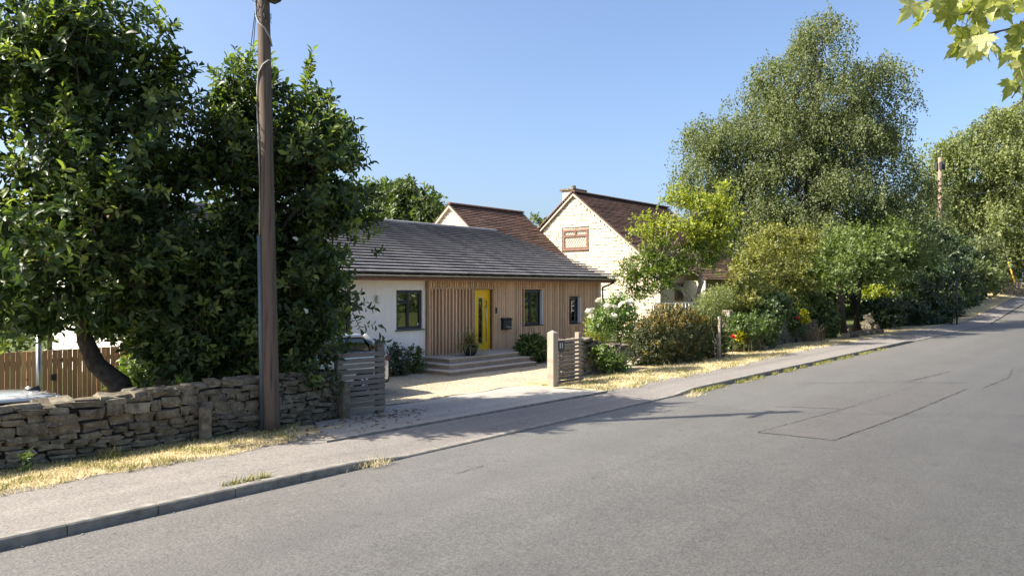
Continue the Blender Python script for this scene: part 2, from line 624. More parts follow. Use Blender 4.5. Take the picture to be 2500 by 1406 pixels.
M['rose'] = leaf_mat('rose_leaf', [(0.0, G(0.065, 0.11, 0.03)), (0.6, G(0.13, 0.19, 0.05)), (1.0, G(0.23, 0.28, 0.09))], 0.35, 0.42)
M['cord'] = leaf_mat('cordyline_leaf', [(0.0, G(0.10, 0.12, 0.05)), (0.6, G(0.24, 0.22, 0.09)), (1.0, G(0.42, 0.35, 0.15))], 0.25, 0.5)
M['drygrass'] = leaf_mat('dry_grass_blade', [(0.0, G(0.25, 0.235, 0.11)), (0.4, G(0.53, 0.46, 0.285)), (1.0, G(0.74, 0.66, 0.47))], 0.3, 0.6, 0.2, warm=(1.1, 1.05, 0.85))
M['greengrass'] = leaf_mat('green_grass_blade', [(0.0, G(0.11, 0.14, 0.035)), (0.6, G(0.24, 0.235, 0.07)), (1.0, G(0.45, 0.39, 0.16))], 0.3, 0.6, 0.2, warm=(1.1, 1.05, 0.85))
M['stalk'] = leaf_mat('dry_stalk', [(0.0, G(0.12, 0.085, 0.05)), (0.6, G(0.22, 0.165, 0.10)), (1.0, G(0.34, 0.27, 0.17))], 0.2, 0.7, 0.2, warm=(1.1, 1.05, 0.85))
M['petalwhite'] = leaf_mat('white_petal', [(0.0, G(0.66, 0.65, 0.56)), (1.0, G(0.82, 0.81, 0.74))], 0.3, 0.6, 0.2, warm=(1.1, 1.05, 0.85))
M['petalred'] = leaf_mat('red_petal', [(0.0, G(0.55, 0.01, 0.03)), (1.0, G(0.75, 0.03, 0.06))], 0.3, 0.5, 0.3)
M['petalyellow'] = leaf_mat('yellow_leaf', [(0.0, G(0.38, 0.34, 0.02)), (1.0, G(0.58, 0.52, 0.04))], 0.35, 0.5, 0.3)
M['maple'] = leaf_mat('maple_leaf', [(0.0, G(0.20, 0.22, 0.04)), (0.5, G(0.34, 0.36, 0.09)), (1.0, G(0.55, 0.54, 0.27))], 0.48, 0.45, warm=(1.3, 1.4, 0.6), per_obj=True)
M['twig'] = plain('twig', (0.07, 0.055, 0.045), 0.9, 0.1)


# ------------------------------------------------------------------ foliage engine (numpy)
def unit(a):
    return a / (np.linalg.norm(a, axis=-1, keepdims=True) + 1e-9)


def rnd_dir(n):
    return unit(rng.normal(size=(n, 3)))


T_SIMPLE = (np.array([(0, 0, 0), (-0.5, 0.45, 0.12), (0, 1, -0.05), (0.5, 0.45, 0.12)], float), [(0, 3, 2), (0, 2, 1)])
T_BIG = (np.array([(0, 0, 0), (-0.32, 0.22, 0.10), (-0.5, 0.58, 0.13), (-0.24, 0.86, 0.03), (0, 1, -0.10), (0.24, 0.86, 0.03), (0.5, 0.58, 0.13),
                   (0.32, 0.22, 0.10), (0, 0.5, 0.02)], float),
         [(0, 8, 2, 1), (8, 4, 3, 2), (0, 7, 6, 8), (8, 6, 5, 4)])
T_BLADE = (np.array([(-0.5, 0, 0), (0.5, 0, 0), (0.35, 0.55, 0.06), (-0.35, 0.55, 0.06), (0, 1, 0.22)], float), [(0, 1, 2, 3), (3, 2, 4)])


def frames(axis, nrm):
    y = unit(axis)
    x = unit(np.cross(y, nrm))
    z = np.cross(x, y)
    return x, y, z


def leaf_mesh(name, P, axis, nrm, L, W, mat, tmpl=T_SIMPLE, smooth=False):
    x, y, z = frames(axis, nrm)
    tv, tf = tmpl
    n, k = len(P), len(tv)
    L = np.broadcast_to(L, (n,))
    W = np.broadcast_to(W, (n,))
    V = P[:, None, :] + tv[None, :, 0, None] * (x * W[:, None])[:, None, :] + tv[None, :, 1, None] * (y * L[:, None])[:, None, :] \
        + tv[None, :, 2, None] * (z * L[:, None])[:, None, :]
    return raw_mesh(name, V.reshape(-1, 3), tf, n, k, mat, smooth)


def raw_mesh(name, V, tf, n, k, mat, smooth=False):
    me = bpy.data.meshes.new(name)
    sizes = np.array([len(f) for f in tf])
    flat = np.concatenate([np.array(f) for f in tf])
    loops = (flat[None, :] + (np.arange(n) * k)[:, None]).reshape(-1)
    tot = np.tile(sizes, n)
    start = np.concatenate([[0], np.cumsum(tot)[:-1]])
    me.vertices.add(len(V))
    me.vertices.foreach_set('co', V.astype(np.float32).reshape(-1))
    me.loops.add(len(loops))
    me.loops.foreach_set('vertex_index', loops.astype(np.int32))
    me.polygons.add(len(tot))
    me.polygons.foreach_set('loop_start', start.astype(np.int32))
    me.polygons.foreach_set('loop_total', tot.astype(np.int32))
    if smooth:
        me.polygons.foreach_set('use_smooth', np.ones(len(tot), bool))
    me.update(calc_edges=True)
    me.validate()
    if mat:
        me.materials.append(mat)
    return me


def crown(blobs, n, shell=0.45, lump=0.16, inside=0.72):
    """points near the skin of a union of lumpy ellipsoids, with the outward direction"""
    C = np.array([b[0] for b in blobs], float)
    R = np.array([b[1] for b in blobs], float)
    w = (R[:, 0] * R[:, 1] + R[:, 1] * R[:, 2] + R[:, 0] * R[:, 2])
    w /= w.sum()
    P, O = [], []
    got = 0
    while got < n:
        m = int((n - got) * 2) + 60
        i = rng.choice(len(C), m, p=w)
        d = rnd_dir(m)
        lm = 1 + lump * (np.sin(d[:, 0] * 7 + i * 1.7) * np.cos(d[:, 1] * 6 + i) + 0.6 * np.sin(d[:, 2] * 11 + i * 2.3 + d[:, 0] * 5))
        r = (1 - shell * rng.random(m) ** 1.6) * lm
        p = C[i] + d * R[i] * r[:, None]
        ok = np.ones(m, bool)
        for j in range(len(C)):
            q = np.linalg.norm((p - C[j]) / R[j], axis=1)
            ok &= (q > inside) | (i == j)
        P.append(p[ok])
        O.append(unit(d / R[i])[ok])
        got += ok.sum()
    return np.concatenate(P)[:n], np.concatenate(O)[:n]


def clumps(blobs, n, per, size, shell=0.35, lump=0.12, flat=0.6):
    """branch ends spread over the crown, each carrying a dome of `per` points, with hollows between"""
    Cc, Oc = crown(blobs, n, shell, lump, 0.7)
    g = rng.normal(size=(n, per, 3)) * np.array([size, size, size * flat])
    k = (0.6 + 0.8 * rng.random((n, 1, 1)))
    g = np.clip(g, -1.7 * size, 1.7 * size) * k
    g[..., 2] = np.abs(g[..., 2]) * 0.8 - 0.35 * (g[..., 0] ** 2 + g[..., 1] ** 2) / size
    P = (Cc[:, None, :] + g).reshape(-1, 3)
    O = unit(Oc[:, None, :] * 0.7 + g / size * 0.6).reshape(-1, 3)
    return P, O


def sprigs(P, O, per, length, up=0.5, rand=0.5, open_=0.9):
    """each point carries a shoot with `per` leaves spiralling round it"""
    n = len(P)
    D = unit(O + np.array([0, 0, up]) + rand * rng.normal(size=(n, 3)))
    a = rnd_dir(n)
    X = unit(np.cross(D, a))
    Y = np.cross(D, X)
    L = length * (0.6 + 0.8 * rng.random(n))
    s = (np.arange(per) + 0.5) / per
    th = np.arange(per) * 2.4
    th = th[None, :] + rng.random((n, 1)) * 6.28 + rng.normal(size=(n, per)) * 0.3
    rad = np.cos(th)[..., None] * X[:, None, :] + np.sin(th)[..., None] * Y[:, None, :]
    pos = P[:, None, :] + D[:, None, :] * (L[:, None] * (s[None, :] - 0.5))[..., None]
    ax = unit(D[:, None, :] * (0.25 + 0.9 * s[None, :] ** 2)[..., None] + rad * open_ + 0.18 * rng.normal(size=(n, per, 3)))
    nr = unit(D[:, None, :] * 1.0 - rad * 0.35 + 0.3 * rng.normal(size=(n, per, 3)))
    return pos.reshape(-1, 3), ax.reshape(-1, 3), nr.reshape(-1, 3), D, L


def strands(P, length, step, spread=0.12):
    """hanging twigs: leaves strung down each one"""
    n = len(P)
    L = length * (0.35 + 0.9 * rng.random(n))
    k = int(length * 1.25 / step)
    s = (np.arange(k) + rng.random((n, k))) * step
    keep = s < L[:, None]
    sway = rng.normal(size=(n, 1, 2)) * 0.22
    bend = rng.normal(size=(n, 1, 2)) * 0.12
    x = s[..., None]
    off = sway * x + bend * x * x
    pos = np.empty((n, k, 3))
    pos[..., :2] = P[:, None, :2] + off + rng.normal(size=(n, k, 2)) * spread * 0.5
    pos[..., 2] = P[:, None, 2] - s + rng.normal(size=(n, k)) * spread * 0.3
    pos = pos[keep]
    ax = unit(rng.normal(size=pos.shape) * 0.75 + np.array([0, 0, -0.8]))
    nr = rnd_dir(len(pos))
    return pos, ax, nr


def limb(mb, a, b, r0, r1, wob=0.12, n=7, sides=8):
    a, b = np.array(a, float), np.array(b, float)
    pts = []
    for i in range(n):
        t = i / (n - 1)
        p = a + (b - a) * t
        if 0 < i < n - 1:
            p = p + rng.normal(size=3) * wob * np.linalg.norm(b - a) * 0.12
        pts.append(p)
    mb.tube(pts, [r0 + (r1 - r0) * i / (n - 1) for i in range(n)], sides)
    return pts


def shrub(name, label, cat, blobs, n, per, leaf, mat, wide=0.55, length=0.25, up=0.4, shell=0.5, lump=0.16, stems=5, tmpl=T_SIMPLE, group=None,
          extra=None, foot=None, stem_mat='twig', rand=0.5, base=None):
    """blobs: [(centre, radii)]; a thing with foliage (a mass of leaves) and a stem"""
    c0 = np.array(blobs[0][0], float)
    zb = 0.05 if base is None else base
    fx = (c0[0], c0[1], zb) if foot is None else foot
    t = thing(name, fx, label, cat, group)
    P, O = crown(blobs, n, shell, lump)
    P[:, 2] = np.maximum(P[:, 2], zb + 0.03)
    pos, ax, nr, D, L = sprigs(P, O, per, length, up, rand)
    pos[:, 2] = np.maximum(pos[:, 2], zb + 0.02)
    m = len(pos)
    LL = leaf * (0.65 + 0.7 * rng.random(m))
    o = link('foliage', leaf_mesh('foliage', pos, ax, nr, LL, LL * wide, M[mat], tmpl), t)
    o['kind'] = 'stuff'
    if extra:
        for (nm, fn) in extra:
            fn(nm, t, P, O)
    mb = MB()
    for i in range(stems):
        b = blobs[i % len(blobs)]
        tip = np.array(b[0]) + np.array(b[1]) * rng.uniform(-0.5, 0.5, 3)
        tip[2] = b[0][2] + b[1][2] * rng.uniform(-0.1, 0.55)
        off = rng.normal(size=2) * 0.05
        rr = 0.012 + 0.012 * max(b[1])
        limb(mb, (fx[0] + off[0], fx[1] + off[1], zb - 0.1), tip, rr, rr * 0.3, 0.25, 6, 6)
    mb.build('stem', M[stem_mat], t, True)
    return t


# ------------------------------------------------------------------ the setting: ground, road, kerb, pavement, verges, drive
def sheet(name, us, v_of, z_of, mat, parent=None, kind='structure', nv=2):
    """strip along the street; v_of(u) -> (v0, v1), z_of(u, v) -> z"""
    mb = MB()
    vs, fs = [], []
    for u in us:
        v0, v1 = v_of(u)
        for k in range(nv):
            v = v0 + (v1 - v0) * k / (nv - 1)
            vs.append((u, v, z_of(u, v)))
    for i in range(len(us) - 1):
        for k in range(nv - 1):
            a = i * nv + k
            fs.append((a, a + nv, a + nv + 1, a + 1))
    mb.add(vs, fs)
    me = mb.mesh(name, mat, True)
    o = link(name, me, parent)
    if kind:
        o['kind'] = kind
    return o


def smooth(a, b, x):
    t = min(1, max(0, (x - a) / (b - a)))
    return t * t * (3 - 2 * t)


def ground_z(u, v):
    z = -0.06
    if v > 11.4:
        z = -0.06 + 0.06 * smooth(11.4, 12.2, v)
        z -= 0.5 * smooth(12.2, 12.6, v) * (1 - smooth(5.0, 6.2, u))
    if v < 0.1:
        z = -0.06 + 0.95 * smooth(0.1, -1.2, v) if v > -1.2 else 0.89
    r = float(rise(u))
    return z + min(r, 2.2)


us = [-400, -150, -60, -25, -10, -4, 0, 2, 4, 5, 5.4, 5.8, 6.2, 7, 9, 12, 20, 30, 40, 50, 56, 62, 66, 70, 75, 80, 85, 90, 95, 100, 115, 140, 200, 320, 600]
vsr = [-400, -150, -60, -20, -8, -3, -1.2, -0.9, -0.5, -0.2, 0.1, 3, 8, 11.4, 11.8, 12.2, 12.4, 12.6, 16, 25, 40, 80, 160, 300, 600]
mb = MB()
mb.add([(u, v, ground_z(u, v)) for u in us for v in vsr],
       [(i * len(vsr) + k, (i + 1) * len(vsr) + k, (i + 1) * len(vsr) + k + 1, i * len(vsr) + k + 1) for i in range(len(us) - 1) for k in range(len(vsr) - 1)])
tag(link('ground', mb.mesh('ground', M['lawn'], True)), kind='structure')

ALONG = [-60, -30, -15] + [x * 0.5 for x in range(-16, 90)] + list(range(45, 110, 2))
KV = 8.3                                       # road edge of the kerb


def kerb_h(u):
    return 0.03 + 0.085 * (1 - smooth(6.1, 7.3, u)) + 0.085 * smooth(15.2, 16.6, u) - 0.085 * smooth(37.5, 39.0, u)


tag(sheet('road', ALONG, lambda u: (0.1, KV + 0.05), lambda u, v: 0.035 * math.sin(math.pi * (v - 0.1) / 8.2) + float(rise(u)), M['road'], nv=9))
tag(sheet('pavement', ALONG, lambda u: (KV + 0.12, 10.45), lambda u, v: kerb_h(u) - 0.008 + (0.105 - kerb_h(u)) * smooth(KV + 0.12, 9.7, v) + float(rise(u)), M['pave'], nv=7))


def pave_z(u, v):
    return kerb_h(u) - 0.008 + (0.105 - kerb_h(u)) * smooth(KV + 0.12, 9.7, v) + float(rise(u))


def verge_edge(u):
    e = 10.12 + 0.06 * math.sin(u * 2.1) + 0.05 * math.sin(u * 5.3 + 1) + 0.03 * math.sin(u * 13.7)
    if u > 14:
        e = 9.55 + 0.05 * math.sin(u * 1.9) + 0.05 * math.sin(u * 4.7) + 0.5 * smooth(20, 30, u)
    return e


def verge_z(u, v):
    return 0.112 - 0.05 * smooth(10.6, 11.5, v) + 0.012 * math.sin(u * 3.1 + v * 2) + float(rise(u))


tag(sheet('verge', [x * 0.25 for x in range(-40, 38)], lambda u: (verge_edge(u), 11.95), lambda u, v: (pave_z(u, v) - 0.006 if v - verge_edge(u) < 1e-6 else verge_z(u, v) - 0.03 * smooth(6.8, 7.2, u)), M['soil'], nv=6))
tag(sheet('far_verge', [14.35 + x * 0.25 for x in range(0, 120)] + list(range(45, 100, 2)), lambda u: (verge_edge(u), 12.2), lambda u, v: (pave_z(u, v) - 0.006 if v - verge_edge(u) < 1e-6 else verge_z(u, v)), M['soil'], nv=6))
# bank of dry grass where the street bends out of sight
tag(sheet('bank', list(range(66, 110, 2)), lambda u: (9.9, 12.4 if u < 86 else 16.0), lambda u, v: 0.125 + float(rise(u)) + 0.3 * smooth(10, 12, v), M['soil'], nv=7))

# drive apron between the gates, and the gravel forecourt
mb = MB()
ap = [(6.9, 9.78), (14.45, 9.56), (14.5, 11.3), (15.5, 12.3), (8.0, 12.3), (8.55, 11.5)]


def apron_sheet():
    g = MB()
    n = 30
    vs, fs = [], []
    for i in range(n + 1):
        t = i / n
        for k in range(7):
            s = k / 6
            u0, v0 = 6.9 + t * 7.55, 9.78 - 0.22 * t
            u1, v1 = 8.3 + t * 7.2, 12.3
            u, v = u0 + (u1 - u0) * s, v0 + (v1 - v0) * s
            vs.append((u, v, 0.112 - 0.06 * smooth(9.7, 12.0, v)))
    for i in range(n):
        for k in range(6):
            a = i * 7 + k
            fs.append((a, a + 7, a + 8, a + 1))
    g.add(vs, fs)
    return g


tag(link('drive_apron', apron_sheet().mesh('drive_apron', M['drive'], True)), kind='structure')
edge = MB()
edge.prism([(6.85, 9.715, 0.05), (6.85, 9.775, 0.05), (6.85, 9.775, 0.128), (6.85, 9.715, 0.128)], (7.6, -0.22, 0))
tag(edge.build('drive_edging', M['kerb']), kind='structure')
gm = MB()
gn = 14
gv = []
gf = []
gus = [7.0 + i * 0.5 for i in range(40)]
for u in gus:
    for k in range(12):
        v = 12.02 + 0.07 * math.sin(u * 3.3) * (k == 0) + k * 0.44
        gv.append((u, v, 0.062 - 0.04 * smooth(12, 13, v) + 0.008 * math.sin(u * 4 + v * 3)))
for i in range(len(gus) - 1):
    for k in range(11):
        a = i * 12 + k
        gf.append((a, a + 12, a + 13, a + 1))
gm.add(gv, gf)
tag(link('gravel_drive', gm.mesh('gravel_drive', M['gravel'], True)), kind='structure')

# kerb stones, one by one
kerb = bpy.data.objects.new('kerb', None)
COL.objects.link(kerb)
kerb['kind'] = 'structure'
u = -4.55
while u < 46:
    ln = 0.91
    h0, h1 = kerb_h(u), kerb_h(u + ln)
    g = MB()
    j = rng.uniform(-0.006, 0.006)
    a, b = u + 0.006, u + ln - 0.006
    y0, y1 = KV + j, KV + 0.125 + j
    ch = 0.016
    prof = lambda h: [(y0, -0.06), (y1, -0.06), (y1, h), (y0 + ch, h), (y0, h - ch)]
    g.add([(a, y, z) for y, z in prof(h0)] + [(b, y, z) for y, z in prof(h1)],
          [(0, 1, 2, 3, 4), (9, 8, 7, 6, 5)] + [(i, i + 5, (i + 1) % 5 + 5, (i + 1) % 5) for i in range(5)])
    g.build('kerb_stone', M['kerb'], kerb)
    u += ln
g = MB()
g.box(46.4, 61.5, KV, KV + 0.12, -0.05, 0.032)
g.build('far_kerb', M['kerb'], kerb)

# old repairs and cracks in the road
road = bpy.data.objects['road']


def road_z(v):
    return 0.035 * math.sin(math.pi * (v - 0.1) / 8.2)


def patch(poly, dz, mat, name='road_patch'):
    """flat repair laid on the cambered road"""
    import bmesh
    bm = bmesh.new()
    vs = [bm.verts.new((p[0], p[1], 0)) for p in poly]
    bm.faces.new(vs)
    bmesh.ops.triangulate(bm, faces=bm.faces)
    bmesh.ops.subdivide_edges(bm, edges=bm.edges, cuts=3, use_grid_fill=True)
    for v in bm.verts:
        v.co.z = road_z(v.co.y) + dz
    bmesh.ops.recalc_face_normals(bm, faces=bm.faces)
    me = bpy.data.meshes.new(name)
    bm.to_mesh(me)
    bm.free()
    me.materials.append(mat)
    return link(name, me, road)


def crack(pts, w, dz=0.009):
    g = MB()
    P = []
    for a, b in zip(pts[:-1], pts[1:]):
        n = max(2, int(math.hypot(b[0] - a[0], b[1] - a[1]) / 0.12))
        for i in range(n):
            t = i / n
            P.append((a[0] + (b[0] - a[0]) * t + rng.normal() * 0.012, a[1] + (b[1] - a[1]) * t + rng.normal() * 0.014))
    P.append(pts[-1])
    vs, fs = [], []
    for i, p in enumerate(P):
        q = P[min(i + 1, len(P) - 1)]
        r = P[max(i - 1, 0)]
        d = np.array([q[0] - r[0], q[1] - r[1]])
        d = d / (np.linalg.norm(d) + 1e-9)
        ww = w * (0.25 + 1.1 * rng.random())
        for s in (-1, 1):
            x, y = p[0] - d[1] * s * ww / 2, p[1] + d[0] * s * ww / 2
            vs.append((x, y, road_z(y) + dz))
        if i and (w > 0.024 or rng.random() < 0.8):
            fs.append((2 * i - 2, 2 * i, 2 * i + 1, 2 * i - 1))
    g.add(vs, fs)
    return link('crack', g.mesh('crack', M['crack']), road)


pa = [(12.37, 5.06), (12.51, 3.86), (15.14, 3.63), (21.05, 3.35), (20.82, 4.43), (16.4, 4.65)]
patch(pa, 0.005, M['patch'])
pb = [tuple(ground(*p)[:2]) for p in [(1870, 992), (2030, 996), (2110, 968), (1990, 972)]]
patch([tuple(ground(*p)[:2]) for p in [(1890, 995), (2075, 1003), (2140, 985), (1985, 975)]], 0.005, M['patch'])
crack([pa[0], pa[5]], 0.026)
crack([pa[1], pa[2], pa[3]], 0.018)
crack([pa[0], pa[1]], 0.016)
crack([pa[5], pa[4]], 0.016)
crack([tuple(ground(*p)[:2]) for p in [(2215, 935), (2320, 910)]], 0.03)
crack([tuple(ground(*p)[:2]) for p in [(2470, 905), (2462, 925), (2400, 950)]], 0.025)
crack([tuple(ground(*p)[:2]) for p in [(1110, 1160), (1180, 1140)]], 0.02)
crack([tuple(ground(*p)[:2]) for p in [(1960, 938), (2200, 936), (2498, 941)]], 0.03)


# ------------------------------------------------------------------ grass on the verges (stuff)
def grass(name, n, region, size, mat, label):
    P = []
    while len(P) < n:
        u, v, z, ok = region()
        if ok:
            P.append((u, v, z))
    P = np.array(P)
    D = unit(np.column_stack([rng.normal(size=n) * 0.55, rng.normal(size=n) * 0.55, np.ones(n)]))
    L = size * (0.4 + 0.9 * rng.random(n))
    me = leaf_mesh(name, P, D, rnd_dir(n) + np.array([0.3, -0.5, 0.1]), L, 0.008 + 0.05 * L, M[mat], T_BLADE)
    o = link(name, me)
    return tag(o, label, 'grass', kind='stuff')


def clumpy(u, v):
    return math.sin(u * 3.7 + 1.3 * math.sin(v * 5)) * math.sin(v * 6.1 + u * 1.2) + 0.5 * math.sin(u * 9 + v * 4)


def reg_left():
    u = random.uniform(0.2, 8.4)
    v = random.uniform(10.0, 11.6)
    e = verge_edge(u) if u < 6.6 else verge_edge(u) + (u - 6.6) * 1.5
    return u, v, verge_z(u, v) - 0.01, v > e - 0.03


def reg_left_green():
    u, v, z, ok = reg_left()
    return u, v, z, ok and (clumpy(u, v) > 0.25 or v > 11.2)


def reg_right():
    u = 14.6 + 21 * random.random() ** 1.3
    v = random.uniform(9.4, 11.6)
    return u, v, verge_z(u, v) - 0.01, v > verge_edge(u) - 0.04


def reg_right_green():
    u, v, z, ok = reg_right()
    return u, v, z, ok and clumpy(u, v) > 0.2


grass('dry_verge_grass', 15000, reg_left, 0.06, 'drygrass', 'short dry straw grass along the near stone wall')
grass('green_verge_grass', 5000, reg_left_green, 0.08, 'greengrass', 'greener tufts of grass at the foot of the near wall')
grass('far_dry_grass', 17000, reg_right, 0.075, 'drygrass', 'dry straw grass verge below the hedges')
grass('far_green_grass', 5000, reg_right_green, 0.10, 'greengrass', 'greener grass tufts on the verge below the hedges')


def kerb_weeds():
    if random.random() < 0.75:
        u = 16.2 + 17 * random.random() ** 1.2
        v = KV - 0.02 - abs(random.gauss(0, 0.09))
        return u, v, 0.0, math.sin(u * 2.3) + math.sin(u * 5.1) > -0.3
    u = random.uniform(1.5, 7.5)
    v = KV + 0.14 + abs(random.gauss(0, 0.05))
    return u, v, pave_z(u, v) - 0.01, math.sin(u * 4.1 + 0.6) + math.sin(u * 1.7) > 1.1


grass('kerb_weeds', 3000, kerb_weeds, 0.10, 'greengrass', 'weeds and grass growing along the kerb joint')


def tuft(px, py, n, size, spread, mat, label, name='grass_tuft', z=0.03, lean=0.45):
    c = ground(px, py, z)
    P = np.column_stack([c[0] + rng.normal(size=n) * spread * 1.6, c[1] + rng.normal(size=n) * spread * 0.6, np.full(n, z - 0.01)])
    D = unit(np.column_stack([rng.normal(size=n) * lean, rng.normal(size=n) * lean, np.ones(n)]))
    L = size * (0.3 + 0.8 * rng.random(n) ** 2)
    o = link(name, leaf_mesh(name, P, D, rnd_dir(n), L, 0.006 + 0.02 * L, M[mat], T_BLADE))
    return tag(o, label, 'grass', kind='stuff')


tuft(920, 1133, 170, 0.17, 0.09, 'drygrass', 'dry grass tuft on the dropped kerb before the drive', z=0.035, lean=0.8)
tuft(935, 1124, 5, 0.36, 0.03, 'drygrass', 'few tall dry stalks above the tuft on the dropped kerb', z=0.035, lean=0.15)
tuft(272, 1118, 120, 0.22, 0.06, 'greengrass', 'green grass clump at the foot of the near stone wall', z=0.08)
tuft(1695, 965, 170, 0.2, 0.12, 'drygrass', 'dry grass tuft where the kerb rises after the drive', z=0.01, lean=0.9)
tuft(1790, 890, 120, 0.16, 0.14, 'greengrass', 'green tuft on the verge below the staked tree', z=0.09)
tuft(1640, 905, 90, 0.3, 0.5, 'drygrass', 'thin dry seed heads at the foot of the orange hedge', z=0.09, lean=0.3)

# ------------------------------------------------------------------ stones
STONES = []


def stone_variants():
    import bmesh
    for k in range(14):
        bm = bmesh.new()
        bmesh.ops.create_cube(bm, size=1.0)
        bmesh.ops.subdivide_edges(bm, edges=bm.edges, cuts=1, use_grid_fill=True)
        r = np.random.default_rng(100 + k)
        for v in bm.verts:
            p = np.array(v.co)
            m = np.abs(p).sum()
            n = np.linalg.norm(p)
            q = p * (0.5 / max(np.abs(p).max(), 1e-6))
            sph = p / n * 0.62
            p = q * 0.74 + sph * 0.26
            p += r.normal(size=3) * np.array([0.085, 0.06, 0.085])
            p = np.clip(p, -0.5, 0.5)
            v.co = p
        me = bpy.data.meshes.new('stone')
        bm.to_mesh(me)
        bm.free()
        me.materials.append(M['drystone'])
        STONES.append(me)


stone_variants()


def put_stone(parent, c, size, rot=(0, 0, 0), name='stone'):
    m = Matrix.LocRotScale(Vector([float(x) for x in c]), __import__('mathutils').Euler(rot), Vector([float(x) for x in size]))
    return link(name, STONES[rng.integers(len(STONES))], parent, m)


def drystone(name, label, u0, u1, v0, v1, z0, top, stone_w=(0.14, 0.42), stone_h=(0.06, 0.135), cope=True, cap=300, both_end=False, group=None):
    """wall of separate stones laid in uneven courses on a dark core; top(u) gives the height"""
    t = thing(name, ((u0 + u1) / 2, v0, z0), label, 'wall', group)
    g = MB()
    n = max(2, int((u1 - u0) / 0.5))
    for i in range(n):
        a, b = u0 + (u1 - u0) * i / n, u0 + (u1 - u0) * (i + 1) / n
        g.box(a + (0.05 if i == 0 else 0), b - (0.05 if i == n - 1 else 0), v0 + 0.09, v1, z0 - 0.1, min(top(a), top(b)) - 0.06)
    g.build('core', M['core'], t)
    z = z0 - 0.03
    cnt = 0
    while True:
        h = rng.uniform(*stone_h)
        if rng.random() < 0.18:
            h *= 1.35
        if z + h * 0.5 > max(top(u0), top(u1)):
            break
        u = u0 - rng.random() * 0.15
        while u < u1:
            w = rng.uniform(*stone_w) * (1.3 if rng.random() < 0.15 else 1.0)
            if u + w > u1 + 0.08:
                w = max(0.12, u1 - u)
            uc = u + w / 2
            dip = 0.03 * math.sin(uc * 2.3 + z * 3) + 0.02 * math.sin(uc * 5.1 + z * 7)
            if z + h * 0.6 + dip < top(uc) and cnt < cap:
                if rng.random() < 0.13 and h > 0.1:        # two thin stones in place of one
                    for s in (0.26, 0.75):
                        put_stone(t, (uc, v0 + 0.12 + rng.normal() * 0.012, z + h * s + dip), (w * 0.97, 0.24, h * 0.50), (rng.normal() * 0.03, rng.normal() * 0.035, rng.normal() * 0.05))
                        cnt += 1
                else:
                    put_stone(t, (uc, v0 + 0.12 + rng.normal() * 0.024, z + h / 2 + dip), (w * 0.985, 0.26, h * 1.02), (rng.normal() * 0.03, rng.normal() * 0.045, rng.normal() * 0.05))
                    cnt += 1
            u += w * 0.985
        z += h * 0.97
    if cope:
        u = u0
        while u < u1:
            w = rng.uniform(0.16, 0.34)
            put_stone(t, (u + w / 2, (v0 + v1) / 2 + 0.02, top(u) + 0.02 + rng.uniform(-0.02, 0.03)), (w * 1.15, (v1 - v0) * rng.uniform(0.8, 1.15), rng.uniform(0.07, 0.12)),
                      (rng.normal() * 0.08, rng.normal() * 0.08, rng.normal() * 0.15), 'coping_stone')
            u += w
    return t


top_left = lambda u: 0.87 + 0.03 * math.sin(u * 1.3) + 0.035 * smooth(5, 8, u)
drystone('stone_wall', 'low dry stone wall in front of the magnolias, behind the telegraph pole', 1.6, 8.35, 11.55, 11.95, 0.03, top_left)
top_right = lambda u: 1.02 - 0.02 * math.sin(u * 1.7) - 0.25 * smooth(17.0, 18.2, u)
drystone('stone_wall', 'short dry stone wall beside the slatted panel with the number plate', 15.95, 19.2, 11.95, 12.45, 0.03, top_right)
drystone('stone_wall', 'ivy grown stone wall between the ivy pillar and the birch', 28.3, 37.5, 12.3, 12.7, 0.03, lambda u: 1.0 + 0.06 * math.sin(u * 1.3), (0.4, 0.75), (0.13, 0.22), cap=150)
drystone('stone_wall', 'shaded stone wall along the far pavement under the trees', 50, 84, 12.2, 12.7, 0.05, lambda u: 1.35 + float(rise(u)) * 0.95, (0.9, 1.6), (0.22, 0.34), cap=150)


def far_wall():
    t = thing('stone_wall', (90, 9, 1.7), 'pale stone wall at the far end of the street behind the yellow guard', 'wall')
    z0 = 1.65
    g = MB()
    g.box(90.1, 90.5, 4, 16, z0 - 0.4, z0 + 1.4)
    g.build('core', M['core'], t)
    z = z0 - 0.1
    while z < z0 + 1.4:
        h = rng.uniform(0.16, 0.24)
        v = 4.0
        while v < 16:
            w = rng.uniform(0.4, 0.8)
            put_stone(t, (90.12, v + w / 2, z + h / 2), (0.3, w * 1.05, h * 1.08))
            v += w
        z += h
    return t


far_wall()

# two stones from a collapsed edging, the marker and the loose kerb rubble
mk = MB()
mk.bbox(5.66, 5.82, 11.34, 11.47, 0.02, 0.60, 0.015)
tag(mk.build('marker_post', M['drystone'], None), 'short upright stone marker standing against the near stone wall', 'marker')
rub = thing('stone_edging', ground(2110, 818), 'row of rough stones edging a small bed beside the far pavement', 'edging')
for px, py, s in [(2065, 826, 0.5), (2085, 822, 0.55), (2105, 818, 0.6), (2126, 816, 0.5), (2145, 813, 0.55), (2078, 812, 0.45), (2098, 807, 0.5), (2120, 806, 0.5), (2140, 804, 0.4)]:
    c = ground(px, py, 0.1)
    put_stone(rub, (c[0], c[1], 0.2), (s * 1.2, s * 0.8, s * 0.5), tuple(rng.normal(size=3) * 0.15))
bl = thing('boulder_pile', ground(2120, 800), 'two pale boulders standing above the row of edging stones', 'boulders')
for px, py, z, s in [(2116, 803, 0.3, 0.7), (2132, 800, 0.25, 0.6), (2120, 800, 0.75, 0.6)]:
    c = ground(px, 805, 0.1)
    put_stone(bl, (c[0], c[1], z), (s, s * 0.8, s * 0.8), tuple(rng.normal(size=3) * 0.2))
